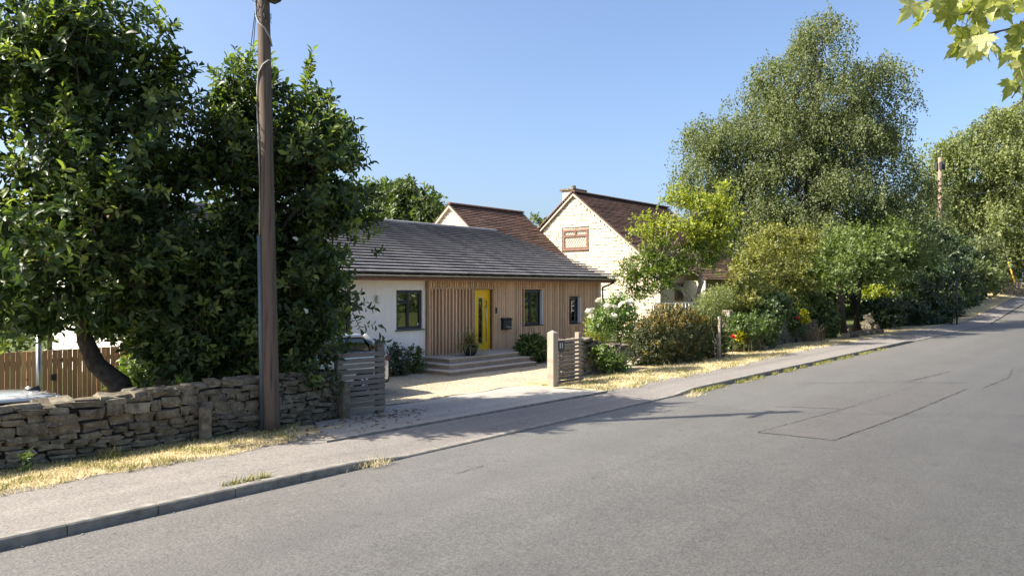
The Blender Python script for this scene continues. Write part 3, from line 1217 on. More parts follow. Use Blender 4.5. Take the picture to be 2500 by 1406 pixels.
for (px, py, lab) in [(1860, 862, 'flat pale stone slab lying below the ivy pillar'), (2025, 805, 'flat pale stone slab lying below the second ivy clump')]:
    c = ground(px, py - 8, 0.1)
    st = put_stone(None, (c[0], c[1], 0.17), (0.7, 0.4, 0.16), (0, 0, 0.1), 'stone_slab')
    tag(st, lab, 'stone')


# ------------------------------------------------------------------ gates beside the drive
def slat_panel(label, a, b, z0, z1, n, right_post_only, gap):
    """fixed panel of level boards between two posts"""
    a, b = np.array(a, float), np.array(b, float)
    d = b - a
    L = np.linalg.norm(d)
    d /= L
    ang = math.atan2(d[1], d[0])
    t = thing('slatted_gate_panel', (a[0], a[1], 0.05), label, 'gate panel')
    pitch = (z1 - z0) / n
    for i in range(n):
        g = MB()
        z = z0 + i * pitch
        g.bbox(0, L, -0.022, 0.0, z, z + pitch - gap - rng.uniform(0, 0.006), 0.004)
        g.v = [(a[0] + x * d[0] - y * d[1], a[1] + x * d[1] + y * d[0], zz + x * rng.uniform(-1, 1) * 0.0) for x, y, zz in g.v]
        k = rng.normal() * 0.004
        g.v = [(x, y, zz + k * ((x - a[0]) / L)) for x, y, zz in g.v]
        g.build('slat', M['greywood'], t)
    return t, a, b, d, ang


def gate_post(t, c, w, z0, z1, ang, mat='postwood', capz=0.07, name='post'):
    g = MB()
    g.bbox(c[0] - w / 2, c[0] + w / 2, c[1] - w / 2, c[1] + w / 2, z0, z1, 0.008)
    g.rot(c, ang)
    p = g.build(name, M[mat], t)
    if capz:
        k = MB()
        e = w / 2 + 0.002
        vs = [(c[0] - e, c[1] - e, z1 + 0.003), (c[0] + e, c[1] - e, z1 + 0.003), (c[0] + e, c[1] + e, z1 + 0.003), (c[0] - e, c[1] + e, z1 + 0.003), (c[0], c[1], z1 + capz)]
        k.add(vs, [(3, 2, 1, 0), (0, 1, 4), (1, 2, 4), (2, 3, 4), (3, 0, 4)])
        k.rot(c, ang)
        k.build('cap', M[mat], p)
    return p


A0, A1 = (8.42, 11.60), (9.42, 11.42)
tp, a, b, d, ang = slat_panel('weathered slatted gate panel hiding the parked car, at the end of the near wall', A0, A1, 0.12, 1.29, 11, True, 0.022)
nrm = np.array([-d[1], d[0]])
gate_post(tp, (np.array(A1) - d * 0.075 + nrm * 0.08)[:2], 0.15, 0.0, 1.44, ang, 'greywood', 0.06)
gate_post(tp, (np.array(A0) + d * 0.06 + nrm * 0.075)[:2], 0.13, 0.0, 1.36, ang, 'greywood', 0.0)
g = MB()
g.bbox(8.40, 8.56, 11.37, 11.53, 0.0, 0.74, 0.02)
tag(g.build('stone_post', M['drystone']), 'short rough stone post at the foot of the shaded gate panel', 'post')

B0, B1 = (14.72, 11.22), (15.9, 11.22)
tp, a, b, d, ang = slat_panel('slatted gate panel carrying the number plate, sunny gravel showing between its slats', B0, B1, 0.12, 1.24, 11, True, 0.034)
gate_post(tp, (14.6, 11.22), 0.2, 0.0, 1.40, 0.0, 'postwood', 0.07)
gate_post(tp, (15.83, 11.32), 0.13, 0.0, 1.36, 0.0, 'postwood', 0.0)
g = MB()
g.bbox(14.86, 14.93, 11.222, 11.27, 0.05, 1.2, 0.005)
g.build('upright', M['greywood'], tp)


def text_mesh(name, body, size, mat, parent, loc, rot, extrude=0.002, align='CENTER'):
    cu = bpy.data.curves.new(name, 'FONT')
    cu.body = body
    cu.size = size
    cu.extrude = extrude
    cu.align_x = align
    cu.align_y = 'CENTER'
    tmp = bpy.data.objects.new('tmp_text', cu)
    COL.objects.link(tmp)
    bpy.context.view_layer.update()
    me = bpy.data.meshes.new_from_object(tmp.evaluated_get(bpy.context.evaluated_depsgraph_get()))
    bpy.data.objects.remove(tmp)
    bpy.data.curves.remove(cu)
    me.name = name
    me.materials.clear()
    me.materials.append(mat)
    m = Matrix.LocRotScale(Vector(loc), __import__('mathutils').Euler(rot), Vector((1, 1, 1)))
    return link(name, me, parent, m)


np_ = thing('number_plate', (14.9, 11.19, 0.93), 'dark slate house number plate reading 11 on the slatted panel', 'sign')
g = MB()
g.bbox(14.735, 15.035, 11.170, 11.192, 0.93, 1.20, 0.004)
g.build('plate', M['anthracite'], np_)
for dx in (-0.042, 0.042):
    text_mesh('numeral', '1', 0.20, M['white'], np_, (14.885 + dx, 11.1668, 1.065), (math.radians(90), 0, 0))


# ------------------------------------------------------------------ the bungalow
VF = 16.8           # front face of the battens
VW = 16.93          # white render
FL = 0.43           # floor level
UL, UR = 8.4, 25.0
bung = thing('bungalow', (17, 18, 0), 'white and timber clad bungalow with a grey tiled roof and yellow door', 'house')


def wall_with_holes(x0, x1, z0, z1, y0, y1, holes, name, mat, parent):
    """slab along X with rectangular openings, cut into boxes that butt"""
    xs = sorted({x0, x1} | {h[0] for h in holes} | {h[1] for h in holes})
    zs = sorted({z0, z1} | {h[2] for h in holes} | {h[3] for h in holes})
    vs, fs, idx = [], [], {}

    def V(i, k, y):
        key = (i, k, y)
        if key not in idx:
            idx[key] = len(vs)
            vs.append((xs[i], y, zs[k]))
        return idx[key]
    solid = {}
    for i in range(len(xs) - 1):
        for k in range(len(zs) - 1):
            cx, cz = (xs[i] + xs[i + 1]) / 2, (zs[k] + zs[k + 1]) / 2
            solid[i, k] = not any(h[0] < cx < h[1] and h[2] < cz < h[3] for h in holes)
    for (i, k), s in solid.items():
        if not s:
            continue
        fs.append((V(i, k, y0), V(i + 1, k, y0), V(i + 1, k + 1, y0), V(i, k + 1, y0)))
        fs.append((V(i, k, y1), V(i, k + 1, y1), V(i + 1, k + 1, y1), V(i + 1, k, y1)))
        for di, dk, q in ((-1, 0, ((0, 0), (0, 1))), (1, 0, ((1, 0), (1, 1))), (0, -1, ((0, 0), (1, 0))), (0, 1, ((0, 1), (1, 1)))):
            if not solid.get((i + di, k + dk), False):
                (a, b), (c, e) = q
                fs.append((V(i + a, k + b, y0), V(i + c, k + e, y0), V(i + c, k + e, y1), V(i + a, k + b, y1)))
    g = MB()
    g.add(vs, fs)
    return g.build(name, mat, parent)


W1 = (14.40, 15.44, 1.27, 2.46)      # window in the render
W0 = (10.9, 12.75, 1.20, 2.42)       # window behind the magnolia
W2 = (20.22, 21.30, 1.19, 2.46)
W3 = (22.90, 23.68, 1.16, 2.19)
DR = (17.66, 18.56, FL, 2.47)
wall = wall_with_holes(UL, 15.57, -0.05, 2.80, VW, VW + 0.3, [W0, W1], 'front_wall', M['render'], bung)
g = MB()
g.box(UL - 0.01, 15.55, VW - 0.012, VW + 0.01, -0.04, 0.24)
g.build('plinth', M['plinth'], bung)
back = wall_with_holes(15.57, UR - 0.04, -0.05, 2.80, VF + 0.09, VF + 0.40, [W2, W3, DR], 'timber_cladding', M['membrane'], bung)
g = MB()
g.box(UR - 0.04, UR + 0.30, VF + 0.14, 26.6, -0.05, 2.78)
g.box(UL, UL + 0.3, VW + 0.3, 26.6, -0.05, 2.78)
g.box(UL, UR + 0.3, 26.6, 26.9, -0.05, 2.78)
g.prism([(UR + 0.05, VF + 0.14, 2.78), (UR + 0.05, 26.9, 2.78), (UR + 0.05, 26.9, 3.45), (UR + 0.05, 22.9, 4.9)], (0.2, 0, 0))
g.build('side_wall', M['render'], bung)
g = MB()
g.box(UL + 0.3, UR - 0.04, VW + 2.6, VW + 2.7, 0, 2.78)
g.box(UL + 0.3, UR - 0.04, VW + 0.41, VW + 2.6, 0.36, 0.40)
g.box(16.2, 16.3, VF + 0.4, VW + 2.6, 0.40, 2.78)
g.box(22.0, 22.1, VF + 0.4, VW + 2.6, 0.40, 2.78)
g.build('room_wall', M['interior'], bung)


# battens: thick, wide-set ones beside the door, narrow ones elsewhere
def batten(x, w, z0, z1, depth=0.085):
    g = MB()
    z1 = z1 + rng.uniform(-0.004, 0.004)
    g.box(x - w / 2, x + w / 2, VF + rng.uniform(-0.004, 0.004), VF + depth, z0, z1)
    g.build('batten', M['cedar'], back)


TOPZ = 2.76
x = 15.74
while x < 17.60:
    batten(x, 0.062, FL - 0.02, 2.488)
    x += 0.152
x = 15.70
while x < 18.66:
    batten(x, 0.068, 2.532, TOPZ)
    x += 0.105
x = 18.70
while x < UR - 0.06:
    for (h, pad) in ((W2, 0.075), (W3, 0.055)):
        if h[0] - pad < x < h[1] + pad:
            batten(x, 0.066, h[3] + 0.065, TOPZ)
            batten(x, 0.066, FL - 0.3, h[2] - 0.075)
            break
    else:
        batten(x, 0.066, FL - 0.3, TOPZ)
    x += 0.1035


def trim(x0, x1, z0, z1, y0=None, mat='cedar', name='trim_board', y1=None):
    g = MB()
    g.bbox(x0, x1, VF - 0.008 if y0 is None else y0, VF + 0.15 if y1 is None else y1, z0, z1, 0.003)
    g.build(name, M[mat], back)


trim(15.575, 15.66, FL - 0.05, TOPZ, VF - 0.02)              # corner board against the render
trim(15.665, 18.655, 2.492, 2.528)                           # line above the door
trim(17.625, 17.655, FL, 2.488)
trim(18.60, 18.635, FL, 2.488)
trim(UR - 0.035, UR + 0.03, 0.0, TOPZ, VF - 0.01, 'plinth')
for h in (W2, W3):
    trim(h[0] - 0.045, h[0] - 0.005, h[2] - 0.03, h[3] + 0.02)
    trim(h[1] + 0.005, h[1] + 0.045, h[2] - 0.03, h[3] + 0.02)
    trim(h[0] - 0.045, h[1] + 0.045, h[3] + 0.022, h[3] + 0.058)
    trim(h[0] - 0.045, h[1] + 0.045, h[2] - 0.07, h[2] - 0.034)


def window(h, y, splits, name='window', mat='anthracite', parent=bung, sill=True, fw=0.06, blind=None):
    """splits: list of sashes as fractions (x0, x1, z0, z1) of the opening"""
    x0, x1, z0, z1 = h
    g = MB()
    g.box(x0, x1, y, y + 0.07, z1 - fw, z1)
    g.box(x0, x1, y, y + 0.07, z0, z0 + fw)
    g.box(x0, x0 + fw, y, y + 0.07, z0 + fw, z1 - fw)
    g.box(x1 - fw, x1, y, y + 0.07, z0 + fw, z1 - fw)
    fr = g.build(name, M[mat], parent)
    ix0, ix1, iz0, iz1 = x0 + fw, x1 - fw, z0 + fw, z1 - fw
    for (a, b, c, e) in splits:
        sx0, sx1 = ix0 + (ix1 - ix0) * a, ix0 + (ix1 - ix0) * b
        sz0, sz1 = iz0 + (iz1 - iz0) * c, iz0 + (iz1 - iz0) * e
        k = 0.035
        s = MB()
        yy = y - 0.012
        s.box(sx0, sx1, yy, y + 0.05, sz1 - k, sz1)
        s.box(sx0, sx1, yy, y + 0.05, sz0, sz0 + k)
        s.box(sx0, sx0 + k, yy, y + 0.05, sz0 + k, sz1 - k)
        s.box(sx1 - k, sx1, yy, y + 0.05, sz0 + k, sz1 - k)
        s.build('sash', M[mat], fr)
        p = MB()
        p.box(sx0 + k * 0.8, sx1 - k * 0.8, y + 0.02, y + 0.03, sz0 + k * 0.8, sz1 - k * 0.8)
        p.build('pane', M['glass'], fr)
    if sill:
        s = MB()
        s.bbox(x0 - 0.05, x1 + 0.05, y - 0.13, y + 0.06, z0 - 0.035, z0 - 0.003, 0.004)
        s.build('sill', M[mat], fr)
    return fr


w1 = window(W1, VW + 0.06, [(0, 0.46, 0, 0.72), (0, 0.46, 0.74, 1), (0.48, 1, 0, 1)])
w0 = window(W0, VW + 0.06, [(0, 0.49, 0, 1), (0.51, 1, 0, 1)])
w2 = window(W2, VF + 0.14, [(0, 0.44, 0, 0.70), (0, 0.44, 0.72, 1), (0.46, 1, 0, 1)], sill=False)
w3 = window(W3, VF + 0.14, [(0, 0.33, 0, 1), (0.35, 1, 0, 1)], sill=False)
for (h, f, y) in ((W2, w2, VF), (W3, w3, VF)):
    s = MB()
    s.bbox(h[0] - 0.0, h[1] + 0.0, y - 0.03, y + 0.135, h[2] - 0.03, h[2] - 0.002, 0.004)
    s.build('sill', M['anthracite'], f)
    s = MB()
    s.box(h[1] - 0.03, h[1] + 0.003, VF + 0.01, VF + 0.138, h[2], h[3])
    s.build('reveal', M['white'], f)
g = MB()
for k in range(14):     # folds of a pale curtain
    g.tube([(14.5 + 0.018 * k, VW + 0.26 + 0.02 * (k % 2), 1.3), (14.5 + 0.018 * k, VW + 0.26 + 0.02 * (k % 2), 2.44)], 0.014, 6)
g.build('curtain', M['curtain'], w1)
g = MB()
g.tube([(15.29, VW + 0.045, 1.42), (15.29, VW + 0.05, 1.42)], 0.03, 14)
g.build('sticker', M['white'], w1)
g = MB()
g.bbox(21.0, 21.14, VF + 0.26, VF + 0.36, 1.19, 1.42, 0.01)
g.build('box_on_sill', M['white'], w2)

# the yellow door
g = MB()
yd = VF + 0.16
g.box(17.66, 17.71, yd, yd + 0.08, FL, 2.47)
g.box(18.51, 18.56, yd, yd + 0.08, FL, 2.47)
g.box(17.71, 18.51, yd, yd + 0.08, 2.42, 2.47)
lf = [(17.715, 18.505, FL + 0.02, 2.415)]
gx0, gx1, gz0, gz1 = 18.00, 18.20, 0.66, 2.19
door = g.build('front_door', M['yellow'], bung)
dl = wall_with_holes(17.713, 18.507, FL + 0.02, 2.417, yd + 0.012, yd + 0.065, [(gx0, gx1, gz0, gz1)], 'door_leaf', M['yellow'], door)
g = MB()
g.box(gx0 + 0.004, gx1 - 0.004, yd + 0.03, yd + 0.045, gz0 + 0.004, gz1 - 0.004)
g.build('pane', M['glass'], door)
g = MB()
g.box(gx0 - 0.015, gx1 + 0.015, yd + 0.004, yd + 0.0115, gz0 - 0.015, gz0)
g.box(gx0 - 0.015, gx1 + 0.015, yd + 0.004, yd + 0.0115, gz1, gz1 + 0.015)
g.box(gx0 - 0.015, gx0, yd + 0.004, yd + 0.0115, gz0, gz1)
g.box(gx1, gx1 + 0.015, yd + 0.004, yd + 0.0115, gz0, gz1)
g.build('glazing_bead', M['steel'], door)
g = MB()
g.tube([(18.34, yd - 0.05, 0.72), (18.34, yd - 0.05, 2.12)], 0.016, 10)
g.tube([(18.34, yd + 0.012, 0.95), (18.34, yd - 0.05, 0.95)], 0.011, 8)
g.tube([(18.34, yd + 0.012, 1.90), (18.34, yd - 0.05, 1.90)], 0.011, 8)
g.build('handle', M['steel'], door, True)
g = MB()
g.box(17.60, 18.60, VF + 0.02, yd + 0.2, FL - 0.03, FL + 0.018)
g.build('threshold', M['slab'], door)
g = MB()
g.box(17.665, 17.72, VF + 0.35, VF + 0.6, 0.41, 2.4)
g.box(17.72, 18.5, VF + 1.5, VF + 1.55, 0.41, 2.4)
g.build('hall', M['interior'], door)

# bell, letter box, wall lamp
bell = MB()
bell.bbox(18.66, 18.74, VF - 0.03, VF - 0.006, 1.66, 1.86, 0.006)
tag(bell.build('door_bell', M['black']), 'small black video door bell beside the yellow door', 'door bell')
lb = thing('letter_box', (19.15, VF - 0.1, 1.1), 'black wall letter box numbered 11 on the timber battens', 'letter box')
g = MB()
g.bbox(18.95, 19.37, VF - 0.135, VF - 0.006, 1.10, 1.42, 0.01)
g.build('box', M['black'], lb)
g = MB()
g.prism([(18.93, VF - 0.16, 1.425), (18.93, VF - 0.006, 1.425), (18.93, VF - 0.006, 1.50), (18.93, VF - 0.10, 1.485)], (0.46, 0, 0))
g.build('lid', M['black'], lb)
for dx in (-0.02, 0.02):
    text_mesh('numeral', '1', 0.085, M['white'], lb, (19.12 + dx, VF - 0.1375, 1.20), (math.radians(90), 0, 0), 0.001)
g = MB()
g.box(19.18, 19.34, VF - 0.1385, VF - 0.1345, 1.172, 1.182)
g.build('printed_line', M['white'], lb)
wl = thing('wall_lamp', (13.62, VW - 0.06, 2.05), 'small grey wall lamp on the white render', 'lamp')
g = MB()
g.bbox(13.60, 13.70, VW - 0.10, VW - 0.035, 2.08, 2.30, 0.01)
g.build('lamp_body', M['steel'], wl)
g = MB()
g.box(13.63, 13.67, VW - 0.034, VW - 0.002, 2.15, 2.22)
g.build('bracket', M['black'], wl)

# roof: stepped courses of flat grey tiles
EV, EZ = 16.22, 2.93
RV, RZ = 22.9, 5.17
RU0, RU1 = 7.9, 25.42
g = MB()
sl = math.hypot(RV - EV, RZ - EZ)
dv, dz = (RV - EV) / sl, (RZ - EZ) / sl
g.prism([(RU0 + 0.02, EV + 0.06, EZ - 0.10), (RU0 + 0.02, RV, RZ - 0.09), (RU0 + 0.02, 27.3, 3.62), (RU0 + 0.02, 27.3, 3.50), (RU0 + 0.02, RV, RZ - 0.25), (RU0 + 0.02, EV + 0.06, EZ - 0.16)], (RU1 - RU0 - 0.04, 0, 0))
roof = g.build('roof', M['membrane'], bung)
NR = 21
ex = sl / NR
nt = [-dz, dv]                                   # up-normal in (v, z)
for i in range(NR):
    s0, s1 = i * ex - 0.01, (i + 1) * ex + 0.06
    th = 0.05
    lift0, lift1 = 0.088, 0.0
    p = []
    for (s, l) in ((s0, lift0 - th), (s1, lift1 - 0.03), (s1, lift1), (s0 + 0.006, lift0), (s0, lift0 - 0.008)):
        p.append((EV + dv * s + nt[0] * l, EZ + dz * s + nt[1] * l))
    c = MB()
    nT = 56
    # tiles of the course butt in one strip; hairline joints every tile width
    off = 0.5 * (i % 2) / nT * (RU1 - RU0)
    xs = [RU0] + [RU0 + off + (RU1 - RU0) * k / nT for k in range(1, nT)] + [RU1]
    for k in range(len(xs) - 1):
        q = rng.normal() * 0.0006
        c.prism([(xs[k] + 0.002, a, b + q) for a, b in p], (xs[k + 1] - xs[k] - 0.004, 0, 0))
    o = c.build('tile_course', M['tile'], roof)
    o['kind'] = 'stuff'
x = RU0
while x < RU1 - 0.1:
    c = MB()
    w = min(0.44, RU1 - x)
    n = 7
    pts = [(RV - 0.15 * math.cos(math.pi * k / (n - 1)), RZ + 0.0 + 0.10 * math.sin(math.pi * k / (n - 1))) for k in range(n)]
    c.prism([(x + 0.003, a, b) for a, b in pts], (w - 0.006, 0, 0))
    c.build('ridge_tile', M['tile'], roof)
    x += 0.45
c = MB()
nb = 16
for i in range(nb):
    a, b = i / nb, (i + 1) / nb + 0.01
    c.prism([(RU0, RV + 4.4 * a, RZ - 1.48 * a - 0.02), (RU0, RV + 4.4 * b, RZ - 1.48 * b - 0.06), (RU0, RV + 4.4 * b, RZ - 1.48 * b), (RU0, RV + 4.4 * a, RZ - 1.48 * a + 0.01)], (RU1 - RU0, 0, 0))
c.build('rear_slope', M['tile'], roof)
# eaves
c = MB()
c.bbox(RU0 + 0.05, RU1 - 0.06, EV + 0.10, EV + 0.13, 2.735, 2.885, 0.004)
c.build('fascia', M['cedar_dark'], bung)
c = MB()
c.box(RU0 + 0.05, RU1 - 0.06, EV + 0.13, VW + 0.06, 2.765, 2.785)
c.build('soffit', M['cedar_dark'], bung)
c = MB()
n = 9
out = [(EV + 0.035 - 0.062 * math.cos(math.pi * k / (n - 1)), 2.905 - 0.062 * math.sin(math.pi * k / (n - 1))) for k in range(n)]
inn = [(EV + 0.035 - 0.055 * math.cos(math.pi * k / (n - 1)), 2.905 - 0.055 * math.sin(math.pi * k / (n - 1))) for k in range(n)][::-1]
c.prism([(RU0, a, b) for a, b in out + inn], (RU1 + 0.03 - RU0, 0, 0))
gut = c.build('gutter', M['metal'], bung)
x = RU0 + 0.4
while x < RU1:
    c = MB()
    c.tube([(x, EV - 0.035, 2.915), (x, EV + 0.035, 2.925), (x, EV + 0.1, 2.915)], 0.012, 6)
    c.tube([(x, EV - 0.034, 2.915), (x, EV + 0.0, 2.852), (x, EV + 0.04, 2.835)], 0.012, 6)
    c.build('gutter_bracket', M['metal'], gut)
    x += 0.72
c = MB()
c.tube([(25.17, EV + 0.035, 2.85), (25.17, EV + 0.04, 2.74), (25.13, VF - 0.05, 2.55), (25.13, VF - 0.05, 2.45)], 0.036, 10)
c.tube([(25.13, VF - 0.05, 2.45), (25.13, VF - 0.05, 0.05)], 0.034, 10)
c.build('downpipe', M['black'], bung, True)

# entrance steps
st = thing('entrance_steps', (16.8, 15.6, 0), 'three pale stone steps leading up to the yellow door', 'steps')
LV = [(14.75, 18.62, 14.98, 0.02, 0.145), (15.05, 18.95, 15.30, 0.145, 0.287), (15.36, 19.25, 15.63, 0.287, FL - 0.002)]
for (x0, x1, y0, z0, z1) in LV:
    yb = 16.86
    # facing blocks of the riser, then the treads on top
    x = x0
    c = MB()
    c.box(x0 + 0.09, x1 - 0.09, y0 + 0.09, yb, z0 - 0.02 if z0 > 0.1 else -0.05, z1 - 0.036)
    core = c.build('step', M['riser'], st)
    k = 0
    while x < x1 - 0.05:
        w = min(0.6 + 0.1 * rng.random(), x1 - x)
        if x1 - x - w < 0.25:
            w = x1 - x
        c = MB()
        c.bbox(x + 0.003, x + w - 0.003, y0 + 0.02, y0 + 0.085, (z0 + 0.001 if z0 > 0.1 else -0.05), z1 - 0.036, 0.003)
        c.build('facing_block', M['riser'], core)
        c = MB()
        c.bbox(x - (0.025 if k == 0 else -0.002), x + w + (0.025 if x + w > x1 - 0.01 else -0.002), y0 - 0.01, y0 + 0.40, z1 - 0.034, z1, 0.005)
        c.build('tread_slab', M['slab'], core)
        x += w
        k += 1
    y = y0 + 0.405
    while y < yb - 0.05:
        w = min(0.6, yb - y)
        for (xa, xb) in ((x0 - 0.025, x0 + 0.38), (x1 - 0.38, x1 + 0.025)):
            c = MB()
            c.bbox(xa, xb, y + 0.002, y + w - 0.002, z1 - 0.034, z1, 0.005)
            c.build('tread_slab', M['slab'], core)
        c = MB()
        c.bbox(x0 + 0.02, x0 + 0.085, y - 0.31, y + w - 0.32, (z0 + 0.001 if z0 > 0.1 else -0.05), z1 - 0.036, 0.003)
        c.build('facing_block', M['riser'], core)
        y += w
    if z1 > 0.4:
        xx = x0 + 0.385
        while xx < x1 - 0.4:
            w = min(0.7, x1 - 0.385 - xx)
            c = MB()
            c.bbox(xx + 0.002, xx + w - 0.002, y0 + 0.405, yb, z1 - 0.034, z1, 0.004)
            c.build('tread_slab', M['slab'], core)
            xx += w

# ------------------------------------------------------------------ the stone house behind
U1 = 31.5
SL = 0.80
AV, AZ = 0.724 * U1, EYE + 0.1606 * U1             # gable apex
GL, GR = 0.799 * U1 - 0.15, 0.562 * U1             # left and right wall corners
hz = lambda v: AZ - SL * abs(v - AV)
U2 = U1 + 9.9
house = thing('stone_house', (36, 21, 0), 'two storey honey stone house with steep brown tiled roofs', 'house')
gable = MB()
gp = [(U1 + 0.08, GR, 0), (U1 + 0.08, GR, hz(GR) - 0.15), (U1 + 0.08, AV, AZ - 0.15), (U1 + 0.08, GL, hz(GL) - 0.15), (U1 + 0.08, GL, 0)]
gable.prism(gp, (0.3, 0, 0))
gw = gable.build('gable_wall', M['mortar'], house)
g = MB()
g.box(U1 + 0.4, U2, GR + 0.02, GR + 0.3, 0, hz(GR) - 0.1)
g.box(U2 - 0.3, U2, GR + 0.3, AV + 5, 0, hz(GR) - 0.1)
g.prism([(U2 - 0.3, GR, hz(GR) - 0.12), (U2 - 0.3, AV, AZ - 0.15), (U2 - 0.3, 2 * AV - GR, hz(GR) - 0.12)], (0.25, 0, 0))
g.build('front_wall', M['cotswold'], house)

# window in the gable, in plane U1: y from v_a to v_b
wv0, wv1 = 0.6958 * U1, 0.7479 * U1
wz0, wz1 = EYE + 0.0655 * U1, EYE + 0.0995 * U1


def stones_on_gable():
    blocks = []
    z = 0.0
    row = 0
    while z < AZ - 0.2:
        h = 0.15 if row % 3 else 0.19
        v = GR - (0.2 if row % 2 else 0.0)
        while v < GL:
            w = rng.uniform(0.26, 0.56)
            a, b = max(v, GR), min(v + w, GL)
            zc = z + h
            # stay under the verge
            lim = (AZ - 0.18 - zc) / SL
            a, b = max(a, AV - lim), min(b, AV + lim)
            spans = [(a, b)]
            if z + h > wz0 - 0.02 and z < wz1 + 0.03:
                spans = [(a, min(b, wv0 - 0.04)), (max(a, wv1 + 0.04), b)]
            for a, b in spans:
                if b - a > 0.05:
                    blocks.append((a, b, z, z + h))
            v += w
        z += h
        row += 1
    return blocks


blocks = stones_on_gable()
blocks.sort(key=lambda q: -(q[1] - q[0]) * (1.0 if q[2] > 2.2 else 0.15))
BM = []
for k in range(8):
    c = MB()
    c.bbox(-0.5, 0.5, -0.5, 0.5, -0.5, 0.5, 0.07)
    r = np.random.default_rng(k)
    c.v = [tuple(np.array(p) + r.normal(size=3) * np.array([0.16, 0.008, 0.03])) for p in c.v]
    import bmesh
    me = c.mesh('stone_block', M['cotswold'])
    bm = bmesh.new()
    bm.from_mesh(me)
    bmesh.ops.recalc_face_normals(bm, faces=bm.faces)
    bm.to_mesh(me)
    bm.free()
    BM.append(me)
rest = MB()
for i, (a, b, z0, z1) in enumerate(blocks):
    if i < 300:
        m = Matrix.LocRotScale(Vector((U1 + 0.07 + rng.normal() * 0.006, (a + b) / 2, (z0 + z1) / 2)), None, Vector((0.075, b - a - 0.016, z1 - z0 - 0.016)))
        link('stone_block', BM[i % 8], gw, m)
    else:
        rest.bbox(U1 + 0.035 + rng.normal() * 0.006, U1 + 0.1, a + 0.008, b - 0.008, z0 + 0.008, z1 - 0.008, 0.01)
ro = rest.build('stone_blocks', M['cotswold'], gw)
ro['kind'] = 'stuff'


def leaded(v0, v1, z0, z1, x, parent, sashes, nd):
    """brown timber window with diamond leading, in a plane of constant X"""
    g = MB()
    f = 0.07
    g.box(x - 0.03, x + 0.06, v0, v1, z1 - f, z1)
    g.box(x - 0.03, x + 0.06, v0, v1, z0, z0 + f)
    g.box(x - 0.03, x + 0.06, v0, v0 + f, z0 + f, z1 - f)
    g.box(x - 0.03, x + 0.06, v1 - f, v1, z0 + f, z1 - f)
    for (a, b, c, e) in sashes:
        pass
    w = g.build('window', M['brownframe'], parent)
    s = MB()
    s.bbox(x - 0.09, x + 0.02, v0 - 0.05, v1 + 0.05, z0 - 0.05, z0 - 0.003, 0.005)
    s.build('sill', M['brownframe'], w)
    for (a, b, c, e) in sashes:
        y0, y1 = v0 + f + (v1 - v0 - 2 * f) * a, v0 + f + (v1 - v0 - 2 * f) * b
        q0, q1 = z0 + f + (z1 - z0 - 2 * f) * c, z0 + f + (z1 - z0 - 2 * f) * e
        p = MB()
        p.box(x + 0.01, x + 0.02, y0, y1, q0, q1)
        p.build('pane', M['netcurtain'], w)
        r = MB()
        k = 0.045
        r.box(x - 0.045, x + 0.03, y0, y1, q0, q0 + k)
        r.box(x - 0.045, x + 0.03, y0, y1, q1 - k, q1)
        r.box(x - 0.045, x + 0.03, y0, y0 + k, q0 + k, q1 - k)
        r.box(x - 0.045, x + 0.03, y1 - k, y1, q0 + k, q1 - k)
        r.build('sash', M['brownframe'], w)
        ld = MB()
        W, H = y1 - y0 - 2 * k, q1 - q0 - 2 * k
        du = 0.155
        for sgn in (1, -1):
            o = -H * 0.7
            while o < W + H * 0.7:
                # line y = o + sgn*0.7*z
                pts = []
                for zq in np.linspace(0, H, 25):
                    yq = (o if sgn > 0 else o + 0.7 * H) + sgn * 0.7 * zq if sgn > 0 else o + 0.7 * (H - zq)
                    if 0 <= yq <= W:
                        pts.append((yq, zq))
                if len(pts) >= 2:
                    (ya, za), (yb, zb) = pts[0], pts[-1]
                    ld.tube([(x + 0.002, y0 + k + ya, q0 + k + za), (x + 0.002, y0 + k + yb, q0 + k + zb)], 0.012, 4)
                o += du
        if ld.v:
            ld.build('leading', M['cable'], w)
    return w


leaded(wv0, wv1, wz0, wz1, U1 + 0.072, house, [(0, 0.49, 0.70, 1), (0.51, 1, 0.70, 1), (0, 1, 0, 0.68)], 8)


def tiled_slope(name, parent, x0, x1, ve, ze, vr, zr, n, th=0.02):
    """courses of small clay tiles, one strip per course, edges stepped"""
    c = MB()
    L = math.hypot(vr - ve, zr - ze)
    a, b = (vr - ve) / L, (zr - ze) / L
    s = 1 if vr > ve else -1
    nx, nz = (-b * s * s if s > 0 else b * -1 * -1), abs(a)
    nvec = (-b * (1 if vr > ve else -1), abs(a))
    for i in range(n):
        s0, s1 = i * L / n - 0.01, (i + 1) * L / n + 0.02
        k = 0
        x = x0 - rng.random() * 0.3
        while x < x1:
            w = rng.uniform(0.5, 1.4)
            xa, xb = max(x, x0 + rng.uniform(0, 0.015)), min(x + w, x1 - rng.uniform(0, 0.015))
            if xb > xa:
                lift = 0.045 + rng.normal() * 0.004
                P = [(ve + a * s0 + nvec[0] * (lift - 0.02), ze + b * s0 + nvec[1] * (lift - 0.02)), (ve + a * s1, ze + b * s1 - 0.02), (ve + a * s1, ze + b * s1),
                     (ve + a * s0 + nvec[0] * lift, ze + b * s0 + nvec[1] * lift)]
                c.prism([(xa, p, q) for p, q in P], (xb - xa - 0.002, 0, 0))
            x += w
    o = c.build(name, M['browntile'], parent)
    o['kind'] = 'stuff'
    return o


